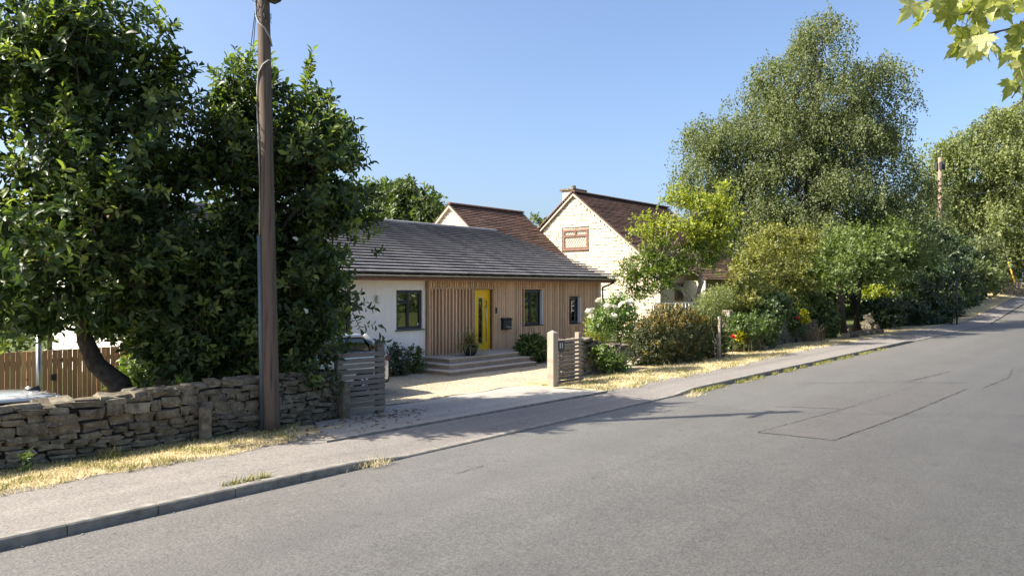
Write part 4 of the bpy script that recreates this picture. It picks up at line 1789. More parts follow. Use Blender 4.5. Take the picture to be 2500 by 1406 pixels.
def ridge(parent, x0, x1, v, z):
    x = x0
    while x < x1 - 0.05:
        c = MB()
        w = min(0.45, x1 - x)
        pts = [(v - 0.14 * math.cos(math.pi * k / 6), z - 0.02 + 0.11 * math.sin(math.pi * k / 6)) for k in range(7)]
        c.prism([(x + 0.003, p, q) for p, q in pts], (w - 0.006, 0, 0))
        c.build('ridge_tile', M['browntile'], parent)
        x += 0.45


ov = 0.12
g = MB()
g.prism([(U1 - ov + 0.02, GR - 0.3, hz(GR - 0.3) - 0.12), (U1 - ov + 0.02, AV, AZ - 0.06), (U1 - ov + 0.02, GL + 0.25, hz(GL + 0.25) - 0.12),
         (U1 - ov + 0.02, GL + 0.25, hz(GL + 0.25) - 0.2), (U1 - ov + 0.02, AV, AZ - 0.16), (U1 - ov + 0.02, GR - 0.3, hz(GR - 0.3) - 0.2)], (0.4, 0, 0))
rf = g.build('roof', M['mortar'], house)
g = MB()
g.prism([(U1 + 0.3, GR - 0.2, hz(GR - 0.2) - 0.08), (U1 + 0.3, AV, AZ - 0.06), (U1 + 0.3, 2 * AV - GR + 0.2, hz(GR - 0.2) - 0.08)], (U2 - U1 - 0.4, 0, 0))
g.build('roof_deck', M['membrane'], rf)
tiled_slope('tile_slope', rf, U1 - ov, U2 + 0.1, GR - 0.35, hz(GR - 0.35), AV, AZ, 52)
tiled_slope('rear_tile_slope', rf, U1 - ov, U2 + 0.1, GL + 0.3, hz(GL + 0.3), AV, AZ, 20)
ridge(rf, U1 - ov, U2 + 0.1, AV, AZ + 0.03)
g = MB()
g.tube([(U1 - ov - 0.02, GL + 0.36, hz(GL + 0.3) + 0.02), (U1 - ov - 0.02, AV, AZ + 0.06)], 0.035, 6)
g.build('verge_board', M['brownframe'], rf)
# chimney, with flat capping and a pot
ch = MB()
cu, cv = at(1422, 462, 41.5)[:2]
cu, cv = U1 + 1.2, AV + 0.9
ch.bbox(cu - 0.55, cu + 0.55, cv - 0.35, cv + 0.35, AZ - 1.4, AZ + 0.22, 0.02)
chim = ch.build('chimney', M['cotswold'], rf)
ch = MB()
ch.bbox(cu - 0.66, cu + 0.66, cv - 0.46, cv + 0.46, AZ + 0.225, AZ + 0.34, 0.02)
ch.tube([(cu, cv, AZ + 0.34), (cu, cv, AZ + 0.56)], [0.16, 0.13], 12)
ch.v = ch.v
ch.build('chimney_cap', M['drystone'], house)

# wing with its own ridge, running back along the boundary
WU0 = U1 * 24.6 / 30
WV, WZ = 25.06 / 30 * U1, EYE + (6.5 - 2.5) / 30 * U1
wf = WV - 3.9
wzf = lambda v: WZ - 0.84 * abs(v - WV)
g = MB()
g.prism([(WU0 + 0.1, wf + 0.2, 0), (WU0 + 0.1, wf + 0.2, wzf(wf + 0.2) - 0.12), (WU0 + 0.1, WV, WZ - 0.12), (WU0 + 0.1, WV + 3.6, wzf(WV + 3.6) - 0.12), (WU0 + 0.1, WV + 3.6, 0)], (0.3, 0, 0))
wg = g.build('wing_gable', M['mortar'], house)
z = 2.6
cnt = 0
rest = MB()
while z < WZ - 0.3:
    h = 0.17
    lim = (WZ - 0.16 - z - h) / 0.84
    v = WV - min(lim, 3.7)
    while v < WV + min(lim, 3.5):
        w = rng.uniform(0.28, 0.55)
        b = min(v + w, WV + min(lim, 3.5))
        if b - v > 0.06:
            if z > 4.4:
                m = Matrix.LocRotScale(Vector((WU0 + 0.09, (v + b) / 2, z + h / 2)), None, Vector((0.06, b - v - 0.016, h - 0.016)))
                link('stone_block', BM[cnt % 8], wg, m)
                cnt += 1
            else:
                rest.bbox(WU0 + 0.06, WU0 + 0.12, v + 0.008, b - 0.008, z + 0.008, z + h - 0.008, 0.01)
        v += w
    z += h
if rest.v:
    rest.build('stone_blocks', M['cotswold'], wg)['kind'] = 'stuff'
g = MB()
g.prism([(WU0 - 0.08, wf, wzf(wf) - 0.07), (WU0 - 0.08, WV, WZ - 0.05), (WU0 - 0.08, WV + 3.9, wzf(WV + 3.9) - 0.07), (WU0 - 0.08, WV + 3.9, wzf(WV + 3.9) - 0.17), (WU0 - 0.08, WV, WZ - 0.15), (WU0 - 0.08, wf, wzf(wf) - 0.17)],
        (U1 + 0.05 - WU0, 0, 0))
wr = g.build('wing_roof', M['mortar'], house)
tiled_slope('tile_slope', wr, WU0 - 0.1, U1 + 0.0, wf - 0.05, wzf(wf - 0.05), WV, WZ, 34)
tiled_slope('rear_tile_slope', wr, WU0 - 0.1, U1 + 0.0, WV + 3.9, wzf(WV + 3.9), WV, WZ, 16)
ridge(wr, WU0 - 0.1, U1 + 0.0, WV, WZ + 0.03)
g = MB()
g.box(WU0 + 0.4, U1, wf + 0.3, wf + 0.5, 0, wzf(wf) + 0.1)
g.build('wing_wall', M['cotswold'], house)
# ground floor window and porch roof on the road front, half hidden by the garden
fw = MB()
fx0, fx1 = on_v(1648, GR), on_v(1692, GR)
fz0, fz1 = z_v(1660, 733, GR), z_v(1660, 690, GR)
fw.box(fx0, fx1, GR - 0.04, GR + 0.018, fz1 - 0.08, fz1)
fw.box(fx0, fx1, GR - 0.04, GR + 0.018, fz0, fz0 + 0.08)
for x in (fx0, (fx0 + fx1) / 2 - 0.04, fx1 - 0.08):
    fw.box(x, x + 0.08, GR - 0.04, GR + 0.018, fz0 + 0.08, fz1 - 0.08)
w = fw.build('window', M['brownframe'], house)
fw = MB()
fw.box(fx0 + 0.08, fx1 - 0.08, GR - 0.012, GR - 0.002, fz0 + 0.08, fz1 - 0.08)
fw.build('pane', M['glass'], w)
pr = MB()
p0, p1 = fx0 + 0.8, fx1 + 3.5
for i in range(7):
    a, b = i / 7, (i + 1) / 7 + 0.03
    pr.prism([(p0, GR - 1.3 + 1.3 * a, fz1 + 0.12 + 0.62 * a + 0.03), (p0, GR - 1.3 + 1.3 * b, fz1 + 0.12 + 0.62 * b - 0.02), (p0, GR - 1.3 + 1.3 * b, fz1 + 0.12 + 0.62 * b + 0.015), (p0, GR - 1.3 + 1.3 * a, fz1 + 0.12 + 0.62 * a + 0.065)], (p1 - p0, 0, 0))
pr.build('porch_roof', M['browntile'], house)
pr = MB()
pr.box(p0 + 0.05, p0 + 0.2, GR - 1.2, GR, 0, fz1 + 0.1)
pr.build('porch_wall', M['cotswold'], house)
pr = MB()
pr.box(p1 - 0.2, p1 - 0.05, GR - 1.2, GR, 0, fz1 + 0.1)
pr.build('porch_wall', M['cotswold'], house)


# ------------------------------------------------------------------ telegraph pole with cables
PB = np.array([6.90, 11.36])
pole = thing('telegraph_pole', (PB[0], PB[1], 0.05), 'tall brown timber telegraph pole standing before the stone wall', 'pole')
PH = 9.3
lean = np.array([-0.0135, 0.0150])
pt = lambda z: np.array([PB[0] + lean[0] * z, PB[1] + lean[1] * z, z])
mb = MB()
zs = [0.0, 0.3, 1, 2, 3, 4, 5, 6, 7, 8, PH]
mb.tube([pt(z) for z in zs], [0.135 - 0.0040 * z for z in zs], 28)
mb.build('shaft', M['pole'], pole, True)
tc = -np.array([CP, SP])                 # towards the camera
sd = np.array([SP, -CP])                 # to the camera's right
off = lambda z, a, r=0.0: np.array([*(pt(z)[:2] + (tc * math.cos(a) + sd * math.sin(a)) * (0.135 - 0.004 * z + 0.02 + r)), z])
mb = MB()
mb.tube([off(0.05, -1.15), off(3.4, -1.1)], 0.042, 10)
mb.build('cable_guard', M['conduit'], pole, True)
mb = MB()
mb.tube([off(3.4, -1.1), off(3.9, -0.8), off(4.6, -0.7), off(5.2, -0.85), off(5.6, -1.15), off(5.9, -1.1), off(6.15, -0.6), off(6.3, 0.1), off(6.38, 0.8), off(6.42, 1.5)], 0.014, 8)
mb.tube([off(6.65, 1.7), off(6.78, 1.2), off(6.93, 0.4), off(7.02, -0.4), off(7.15, -1.0), off(7.5, -1.3), off(8.2, -1.3), off(8.9, -1.2)], 0.014, 8)
mb.build('cable', M['cable'], pole, True)
mb = MB()
for k in range(26):
    a = rng.uniform(-1.6, 1.6)
    z = rng.uniform(7.15, 7.9)
    mb.tube([off(z, a, 0.01), off(z - rng.uniform(0.05, 0.2), a + rng.normal() * 0.25, 0.03 + 0.05 * rng.random()), off(z - rng.uniform(0.1, 0.25), a + rng.normal() * 0.4, 0.01)], 0.005, 4)
mb.build('tangled_wire', M['wire'], pole)
mb = MB()
q = pt(7.62)
mb.bbox(q[0] + 0.02, q[0] + 0.24, q[1] - 0.22, q[1] + 0.0, 7.42, 7.75, 0.03)
mb.build('junction_box', M['black'], pole)
mb = MB()
for k in range(8):
    q = pt(8.7 + 0.02 * k)
mb.bbox(pt(8.4)[0] - 0.55, pt(8.4)[0] + 0.55, pt(8.4)[1] - 0.17, pt(8.4)[1] - 0.10, 8.35, 8.47, 0.01)
mb.build('crossarm', M['pole'], pole)


def span(label, a, b, sag, r=0.009, n=24):
    pts = []
    a, b = np.array(a, float), np.array(b, float)
    for i in range(n + 1):
        t = i / n
        p = a + (b - a) * t
        p[2] -= sag * 4 * t * (1 - t)
        pts.append(p)
    m_ = MB()
    m_.tube(pts, r, 5)
    return tag(m_.build('overhead_wire', M['wire']), label, 'wire')


P2 = at(2295, 380, 68.0)
P3 = at(2425, 490, 95.0)
span('overhead wire dropping steeply behind the telegraph pole, nearer the pole', pt(8.6), (13.5, 24.5, 4.6), 0.35, 0.008)
span('overhead wire dropping steeply behind the telegraph pole, farther from the pole', pt(8.3), (13.2, 24.8, 4.4), 0.35, 0.008)
span('overhead wire crossing the street from the telegraph pole', pt(8.9), (26, -12, 7.0), 0.5, 0.009)
span('second overhead wire crossing the street from the telegraph pole', pt(8.7), (24.5, -12, 6.5), 0.6, 0.009)

for (nm, px, py0, Z, r, label, zb) in [('far_telegraph_pole', 2295, 385, 68.0, 0.17, 'far timber telegraph pole with dark fittings before the pale weeping tree', 0.0),
                                       ('far_telegraph_pole', 2425, 492, 95.0, 0.13, 'thin far telegraph pole beside the weeping tree, with stay and yellow guard', 1.0)]:
    top = at(px, py0, Z)
    t = thing(nm, (top[0], top[1], zb), label, 'pole', None)
    mb = MB()
    mb.tube([(top[0], top[1], zb), (top[0], top[1], top[2])], [r * 1.25, r], 14)
    mb.build('shaft', M['polegrey'], t, True)
    if py0 < 400:
        mb = MB()
        for k in range(4):
            a = k * 1.57 + 0.4
            mb.bbox(top[0] + 0.3 * math.cos(a) - 0.12, top[0] + 0.3 * math.cos(a) + 0.12, top[1] + 0.3 * math.sin(a) - 0.12, top[1] + 0.3 * math.sin(a) + 0.12, top[2] - 1.15, top[2] - 0.45, 0.03)
        mb.tube([(top[0], top[1], top[2] - 0.02), (top[0], top[1], top[2] + 0.55)], 0.06, 8)
        o = mb.build('fittings', M['black'], t)
        mb = MB()
        for k in range(7):
            z = top[2] - 2.2 - k * 0.9
            s = 1 if k % 2 else -1
            mb.tube([(top[0], top[1], z), (top[0] + s * 0.42 * SP, top[1] - s * 0.42 * CP, z)], 0.02, 5)
        mb.build('step_irons', M['metal'], t)
    else:
        mb = MB()
        mb.tube([(top[0], top[1], top[2] - 0.5), tuple(top + np.array([-0.8 * SP, 0.8 * CP, -0.55]))], 0.03, 6)
        mb.build('arm', M['metal'], t)
gtop, gbot = at(2462, 640, 78.0), at(2488, 722, 78.0)
sy = thing('pole_stay', gbot, 'stay wire with a bright yellow guard in front of the far wall', 'stay')
mb = MB()
mb.tube([at(2425, 500, 94.0), gtop], 0.022, 6)
mb.tube([at(2480, 697, 78), gbot], 0.03, 6)
mb.build('stay_wire', M['metal'], sy)
mb = MB()
mb.tube([gtop, at(2480, 697, 78)], 0.075, 10)
mb.build('yellow_guard', M['guard'], sy, True)
span('wire crossing in front of the pale weeping tree', (P2[0], P2[1], at(2295, 482, 68)[2]), at(2560, 430, 40), 0.3, 0.02)
sp = ground(2335, 785)
t = thing('lamp_post', (sp[0], sp[1], 0), 'slim dark metal post at the edge of the shaded pavement', 'post')
mb = MB()
q = ground(2336, 792, 0.1)
mb.tube([(q[0], q[1], 0.0), (q[0], q[1], 3.2)], 0.05, 10)
mb.build('shaft', M['black'], t, True)


# ------------------------------------------------------------------ cars
def car(name, label, loc, ang, mat, H=1.47, L=4.4):
    """hatchback; length along local +X towards the tail"""
    t = thing(name, loc, label, 'car')
    ca, sa = math.cos(ang), math.sin(ang)

    def put(g):
        g.v = [(loc[0] + x * ca - y * sa, loc[1] + x * sa + y * ca, loc[2] + z) for x, y, z in g.v]
        return g

    def loft(secs, close=True):
        """secs: list of closed loops"""
        g = MB()
        n = len(secs[0])
        vs = [p for s in secs for p in s]
        fs = []
        for i in range(len(secs) - 1):
            for k in range(n):
                fs.append((i * n + k, i * n + (k + 1) % n, (i + 1) * n + (k + 1) % n, (i + 1) * n + k))
        fs += [tuple(range(n))[::-1], tuple((len(secs) - 1) * n + k for k in range(n))]
        return g.add(vs, fs)

    def ring(x, w, z0, z1, r):
        pts = []
        for (cy, cz, a0) in ((w - r, z1 - r, 0), (-w + r, z1 - r, 90), (-w + r, z0 + r, 180), (w - r, z0 + r, 270)):
            for k in range(4):
                a = math.radians(a0 + 30 * k)
                pts.append((x, cy + r * math.cos(a), cz + r * math.sin(a)))
        return pts
    wid = 0.89
    body = loft([ring(-L / 2, wid * 0.72, 0.36, 0.68, 0.12), ring(-L / 2 + 0.12, wid * 0.88, 0.24, 0.80, 0.14), ring(-L / 2 + 0.5, wid * 0.97, 0.20, 0.90, 0.14), ring(-L / 2 + 1.25, wid, 0.20, 0.98, 0.12),
                 ring(0, wid, 0.20, 1.0, 0.1), ring(L / 2 - 0.9, wid, 0.20, 1.02, 0.1), ring(L / 2 - 0.4, wid * 0.98, 0.22, 1.02, 0.12), ring(L / 2 - 0.12, wid * 0.93, 0.26, 0.98, 0.14), ring(L / 2 - 0.02, wid * 0.84, 0.34, 0.86, 0.14)])
    o = put(body).build('body', mat, t, True)
    gl = loft([ring(-L / 2 + 1.1, wid * 0.86, 0.9, 0.98, 0.03), ring(-L / 2 + 1.75, wid * 0.80, 0.9, H - 0.07, 0.1), ring(0.2, wid * 0.80, 0.9, H - 0.03, 0.1), ring(L / 2 - 0.75, wid * 0.76, 0.9, H - 0.08, 0.1), ring(L / 2 - 0.16, wid * 0.80, 0.9, 1.0, 0.04)])
    put(gl).build('glasshouse', M['carglass'], t, True)
    core = loft([ring(-L / 2 + 1.4, wid * 0.7, 0.5, 0.96, 0.03), ring(L / 2 - 0.45, wid * 0.7, 0.5, 0.98, 0.03)])
    put(core).build('cabin', M['black'], t)
    # roof skin and pillars
    def roof_ring(x, w, z):
        return [(x, -w, z - 0.07), (x, -w * 0.93, z - 0.015), (x, -w * 0.6, z + 0.012), (x, 0, z + 0.02), (x, w * 0.6, z + 0.012), (x, w * 0.93, z - 0.015), (x, w, z - 0.07), (x, 0, z - 0.05)]
    rf_ = loft([roof_ring(-L / 2 + 1.7, wid * 0.79, H - 0.07), roof_ring(-L / 2 + 1.95, wid * 0.81, H - 0.025), roof_ring(0.2, wid * 0.815, H), roof_ring(L / 2 - 0.8, wid * 0.785, H - 0.04), roof_ring(L / 2 - 0.6, wid * 0.76, H - 0.075)])
    o2 = put(rf_).build('roof_panel', mat, t, True)
    g = MB()
    g.add([(L / 2 - 0.95, -0.02, H - 0.02), (L / 2 - 0.95, 0.02, H - 0.02), (L / 2 - 0.72, 0.02, H - 0.04), (L / 2 - 0.72, -0.02, H - 0.04), (L / 2 - 0.75, 0, H + 0.055)], [(0, 1, 2, 3), (0, 4, 1), (1, 4, 2), (2, 4, 3), (3, 4, 0)])
    put(g).build('antenna_fin', M['black'], o2)
    for s in (-1, 1):
        for (xa, za, xb, zb) in ((-L / 2 + 1.12, 0.98, -L / 2 + 1.78, H - 0.05), (-0.05, 1.0, -0.02, H - 0.02), (L / 2 - 0.30, 1.0, L / 2 - 0.72, H - 0.06)):
            g = MB()
            g.tube([(xa, s * wid * 0.90, za), (xb, s * wid * 0.80, zb)], 0.045, 8)
            put(g).build('pillar', mat if xa > 0.5 or xa < -0.5 else M['black'], t, True)
        for xw in (-L / 2 + 0.85, L / 2 - 0.85):
            g = MB()
            g.tube([(xw, s * (wid - 0.19), 0.32), (xw, s * (wid + 0.012), 0.32)], 0.32, 24)
            wh = put(g).build('wheel', M['tyre'], t, True)
            g = MB()
            for k in range(5):
                a = k * 1.2566
                g.tube([(xw, s * (wid + 0.02), 0.32), (xw + 0.2 * math.cos(a), s * (wid + 0.02), 0.32 + 0.2 * math.sin(a))], [0.035, 0.028], 6)
            put(g).build('rim', M['rim'], wh)
        g = MB()
        g.bbox(L / 2 - 0.30, L / 2 - 0.03, s * wid * 0.80 - 0.13, s * wid * 0.80 + 0.13, 0.74, 0.92, 0.05)
        put(g).build('tail_lamp', M['redlight'], t)
        g = MB()
        g.bbox(-L / 2 + 1.45, -L / 2 + 1.62, s * (wid + 0.10) - 0.1, s * (wid + 0.10) + 0.1, 0.98, 1.12, 0.04)
        put(g).build('mirror', mat, t)
    g = MB()
    g.bbox(L / 2 - 0.25, L / 2 + 0.03, -wid * 0.86, wid * 0.86, 0.24, 0.46, 0.06)
    put(g).build('bumper', M['black'], t)
    return t


car('hatchback_car', 'silver grey car parked on the gravel behind the shaded gate panel', (9.25, 14.45, 0.03), 0.0, M['silver'])
c2 = at(40, 945, 11.9)
car('white_car', 'white car roof just showing over the low stone wall', (2.70, 13.75, -0.57), 0.0, M['whitecar'], 1.44, 4.3)

# ------------------------------------------------------------------ board fence and steel post behind the magnolias
fe = thing('board_fence', (4, 18.6, -0.5), 'warm brown close boarded fence behind the magnolia trunks', 'fence')
x = -4.0
k = 0
while x < 9.4:
    w = 0.098
    top = (1.50 if x < 1.2 else 1.18) + rng.normal() * 0.004
    g = MB()
    y = 17.9 + (0.012 if k % 2 else 0)
    g.bbox(x, x + w - 0.006, y, y + 0.018, -0.5, top, 0.003)
    g.build('board', M['fence'], fe)
    x += w
    k += 1
g = MB()
g.box(-4, 9.4, 17.935, 17.99, 0.9, 1.0)
g.box(-4, 9.4, 17.935, 17.99, -0.1, 0.0)
g.build('rail', M['fence'], fe)
g = MB()
lx = on_v(130, 17.9)
g.bbox(lx - 0.05, lx + 0.05, 17.85, 17.895, z_v(130, 928, 17.9), z_v(130, 913, 17.9), 0.01)
g.build('latch', M['black'], fe)
sx = on_v(95, 17.4)
g = MB()
g.tube([(sx, 17.4, -0.5), (sx, 17.4, 1.75)], 0.055, 12)
tag(g.build('steel_post', M['metal'], None, True), 'grey steel post standing in front of the board fence', 'post')


# ------------------------------------------------------------------ magnolias
MAG_LEAF = []
for k in range(3):
    tv, tf = T_BIG
    c = MB()
    r = np.random.default_rng(k)
    v = tv.copy()
    v[:, 2] += 0.04 * r.normal() * v[:, 1]
    v[:, 0] *= 0.44 + 0.05 * k
    c.add([tuple(p) for p in v], tf)
    MAG_LEAF.append(c.mesh('leaf', M['mag'], True))


def magnolia(label, foot, blobs, n, shoots, trunks, leafsize=0.157, fill=4200):
    t = thing('magnolia_tree', foot, label, 'tree')
    P, O = clumps(blobs, n // 20, 20, 0.26, 0.32, 0.16, 0.75)
    ordinary = len(P)
    # long upright shoots that break the outline
    for (p, h, m) in shoots:
        base = np.array(p)
        zz = np.linspace(0, h, m)
        jit = np.column_stack([0.05 * np.sin(zz * 3), 0.05 * np.cos(zz * 2.3), zz])
        P = np.vstack([P, base + jit])
        O = np.vstack([O, np.tile([0, 0, 1.0], (m, 1)) + rng.normal(size=(m, 3)) * 0.15])
    pos, ax, nr, D, L = sprigs(P, O, 9, 0.34, 0.75, 0.35, 0.95)
    m = len(pos)
    LL = leafsize * (0.55 + 0.75 * rng.random(m))
    WW = LL * (0.36 + 0.18 * rng.random(m))
    fresh_sunlit = np.repeat((np.arange(len(P)) >= ordinary) | (rng.random(len(P)) < 0.24), 9)
    # the nearest ones that the view can show are leaves of their own
    rel = pos - np.array([0, 0, EYE])
    Z = rel[:, 0] * CP + rel[:, 1] * SP
    X = rel[:, 0] * SP - rel[:, 1] * CP
    vis = (np.abs(X / Z) < 0.68) & (np.abs(rel[:, 2] / Z) < 0.38)
    score = np.where(vis, Z - 3.0 * LL, 1e9)
    score[fresh_sunlit] = 1e9
    near = np.argsort(score)[:300]
    # paler new growth on the shoots, with sunlit brightness painted into its colour
    fr = link('sunlit_new_growth', leaf_mesh('sunlit_new_growth', pos[fresh_sunlit], ax[fresh_sunlit], nr[fresh_sunlit], LL[fresh_sunlit], WW[fresh_sunlit], M['magnew_sunlit'], T_BIG, True), t)
    fr['kind'] = 'stuff'
    rest_ = np.ones(m, bool)
    rest_[near] = False
    rest_[fresh_sunlit] = False
    # a sparser inner mass of leaves so the crown has depth
    Pi, Oi = crown([(b[0], np.array(b[1]) * 0.78) for b in blobs], fill // 6, 0.8, 0.1, 0.4)
    p2, a2, n2, _, _ = sprigs(Pi, Oi, 6, 0.4, 0.4, 0.6)
    L2 = leafsize * (0.8 + 0.6 * rng.random(len(p2)))
    me = leaf_mesh('crown', np.vstack([pos[rest_], p2]), np.vstack([ax[rest_], a2]), np.vstack([nr[rest_], n2]), np.concatenate([LL[rest_], L2]), np.concatenate([WW[rest_], L2 * 0.48]), M['mag'], T_BIG, True)
    cr = link('crown', me, t)
    cr['kind'] = 'stuff'
    x, y, z = frames(ax[near], nr[near])
    for j in range(len(near)):
        l = LL[near[j]]
        mt = Matrix(((x[j, 0] * l, y[j, 0] * l, z[j, 0] * l, pos[near[j], 0]), (x[j, 1] * l, y[j, 1] * l, z[j, 1] * l, pos[near[j], 1]), (x[j, 2] * l, y[j, 2] * l, z[j, 2] * l, pos[near[j], 2]), (0, 0, 0, 1)))
        link('leaf', MAG_LEAF[j % 3], cr, mt)
    # twigs under the shoots
    tw = MB()
    for j in range(0, len(P), 3):
        a = P[j] - D[j] * L[j] * 0.9
        b = P[j] + D[j] * L[j] * 0.5
        tw.tube([a, b], [0.010, 0.004], 4, False)
    o = tw.build('twigs', M['bark'], t)
    o['kind'] = 'stuff'
    for pts, rad in trunks:
        mb = MB()
        mb.tube(pts, rad, 12)
        mb.build('trunk', M['bark'], t, True)
    bm_ = MB()
    for b in blobs:
        for k in range(3):
            tip = np.array(b[0]) + np.array(b[1]) * rng.uniform(-0.55, 0.55, 3)
            src = np.array(trunks[k % len(trunks)][0][-1])
            limb(bm_, src, tip, 0.055, 0.012, 0.35, 7, 6)
    bm_.build('limbs', M['bark'], t, True)
    return t


zA = 12.6
blA = [(at(185, 330, zA), (1.45, 1.75, 1.9)), (at(70, 140, zA), (1.5, 1.6, 1.45)), (at(235, 180, zA), (1.1, 1.4, 1.15)), (at(80, 560, zA - 0.4), (1.6, 1.5, 1.5)), (at(320, 550, zA + 0.3), (1.2, 1.4, 1.35)),
       (at(160, 715, zA + 0.1), (1.3, 1.2, 0.7)), (at(328, 240, zA + 0.3), (0.5, 0.9, 0.7)), (at(-120, 380, zA), (1.6, 1.6, 2.4)), (at(400, 700, zA + 0.5), (0.9, 1.0, 1.0)),
       (at(420, 470, zA + 1.0), (0.5, 0.8, 0.7)), (at(50, 770, zA + 0.3), (1.1, 0.9, 0.40))]
shA = [(at(150, 380, zA - 1.2), 0.95, 7), (at(30, 420, zA - 1.3), 1.1, 7), (at(380, 150, zA), 0.85, 4), (at(405, 200, zA), 0.6, 4), (at(420, 300, zA), 0.5, 4), (at(180, 40, zA), 0.6, 4), (at(110, 30, zA), 0.5, 4), (at(345, 190, zA), 0.6, 4), (at(225, 60, zA), 0.55, 5), (at(40, 20, zA), 0.4, 4), (at(300, 110, zA), 0.5, 4),
       (at(200, 620, zA - 1.3), 1.0, 6), (at(60, 640, zA - 1.4), 0.9, 6), (at(260, 500, zA - 1.2), 0.8, 5)]
fA = at(330, 950, 13.4)
tA = [([(fA[0], fA[1], -0.1), at(290, 935, 13.4), at(235, 890, 13.3), at(208, 830, 13.2), at(190, 740, 13.1), at(200, 600, 13.0)], [0.24, 0.20, 0.16, 0.14, 0.12, 0.08]),
      ([(fA[0] + 0.25, fA[1] + 0.1, -0.1), at(420, 880, 13.5), at(410, 760, 13.5), at(425, 600, 13.4)], [0.15, 0.12, 0.10, 0.07])]
magnolia('larger magnolia with bright sunlit shoots, left of the telegraph pole', (fA[0], fA[1], 0.0), blA, 2700, shA, tA, fill=9000)

zB = 14.4
blB = [(at(668, 330, zB), (1.35, 1.3, 1.2)), (at(738, 420, zB), (1.05, 1.3, 1.15)), (at(622, 470, zB), (0.82, 1.1, 1.3)), (at(658, 640, zB), (1.35, 1.4, 1.4)), (at(555, 700, zB), (1.1, 1.1, 1.5)), (at(690, 800, zB - 0.3), (0.7, 1.0, 0.85)), (at(690, 890, zB - 0.3), (0.6, 0.7, 0.35)), (at(555, 880, zB), (1.2, 0.9, 0.45)), (at(806, 700, zB + 0.2), (0.25, 0.5, 0.3)), (at(450, 850, zB), (0.75, 0.8, 0.6)),
       (at(635, 830, zB), (1.25, 1.1, 0.85)), (at(754, 600, zB + 0.2), (0.55, 0.8, 0.8)), (at(804, 500, zB + 0.2), (0.5, 0.8, 0.6)), (at(814, 360, zB + 0.2), (0.5, 0.7, 0.55)), (at(605, 265, zB), (0.5, 0.7, 0.6)), (at(475, 790, zB - 0.2), (0.9, 0.9, 1.0))]
shB = [(at(578, 240, zB), 0.75, 5), (at(613, 190, zB), 0.55, 4), (at(533, 260, zB), 0.55, 4), (at(744, 250, zB), 0.75, 6), (at(754, 210, zB), 0.5, 5), (at(658, 220, zB), 0.5, 4), (at(804, 300, zB), 0.4, 4),
       (at(789, 470, zB - 1.0), 0.7, 5), (at(744, 830, zB - 0.7), 0.3, 4)]
fB = at(640, 930, 14.3)
tB = [([(fB[0], fB[1], -0.05), at(600, 850, 14.4), at(560, 700, 14.4), at(590, 520, 14.4)], [0.16, 0.13, 0.10, 0.07]),
      ([(fB[0] + 0.2, fB[1] + 0.1, -0.05), at(680, 820, 14.5), at(720, 640, 14.5), at(760, 480, 14.4)], [0.15, 0.12, 0.09, 0.06])]
magnolia('magnolia overhanging the slatted gate panel, behind the telegraph pole', (fB[0], fB[1], 0.0), blB, 2900, shB, tB, fill=11000)

# pale magnolia flowers still open on the nearer tree
FL_MESH = None


def blossom(mat, n=9, r=0.06):
    P = np.zeros((n, 3))
    th = np.arange(n) * 2.4
    el = np.linspace(0.2, 1.3, n)
    ax = np.column_stack([np.cos(th) * np.cos(el), np.sin(th) * np.cos(el), np.sin(el)])
    nr = np.column_stack([-np.cos(th) * np.sin(el), -np.sin(th) * np.sin(el), np.cos(el)])
    return leaf_mesh('bloom', P, ax, nr, r * np.linspace(1.1, 0.7, n), r * 0.95, M[mat], T_BIG, True)


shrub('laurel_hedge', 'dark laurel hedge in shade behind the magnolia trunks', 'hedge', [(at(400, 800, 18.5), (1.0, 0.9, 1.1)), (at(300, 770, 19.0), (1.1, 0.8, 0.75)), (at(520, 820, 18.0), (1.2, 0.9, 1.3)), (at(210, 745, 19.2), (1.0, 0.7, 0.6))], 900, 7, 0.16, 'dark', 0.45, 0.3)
# leafy young shrub catching the sun between the trunks
shrub('laurel_shrub', 'sunlit bright green shrub glowing between the magnolia trunks', 'shrub', [(at(335, 915, 15.2), (0.42, 0.42, 0.36)), (at(315, 935, 15.0), (0.35, 0.4, 0.25))], 130, 7, 0.13, 'rose', 0.42, 0.2, tmpl=T_BIG)


# ------------------------------------------------------------------ trees down the street
def weeping_tree(name, label, foot, trunk_top, blobs, n, mat, length, step, leaf, bark, limbs_to=None, upright=0, r0=0.3, shell=0.5, clump=0.55):
    t = thing(name, foot, label, 'tree')
    P, O = clumps(blobs, n // 40, 40, clump, 0.5, 0.25, 0.45)
    pos, ax, nr = strands(P, length, step)
    pos[:, 2] = np.maximum(pos[:, 2], foot[2] + 0.3)
    LL = leaf * (0.6 + 0.8 * rng.random(len(pos)))
    me = leaf_mesh('crown', pos, ax, nr, LL, LL * 0.72, M[mat])
    o = link('crown', me, t)
    o['kind'] = 'stuff'
    mb = MB()
    limb(mb, foot, trunk_top, r0, r0 * 0.3, 0.15, 9, 12)
    mb.build('trunk', M[bark], t, True)
    mb = MB()
    f, tt = np.array(foot, float), np.array(trunk_top, float)
    for b in blobs:
        for k in range(3):
            s = 0.25 + 0.55 * rng.random()
            src = f + (tt - f) * s
            tip = np.array(b[0]) + np.array(b[1]) * rng.uniform(-0.5, 0.5, 3)
            limb(mb, src, tip, r0 * 0.32, 0.02, 0.3, 7, 6)
    mb.build('limbs', M[bark], t, True)
    return t


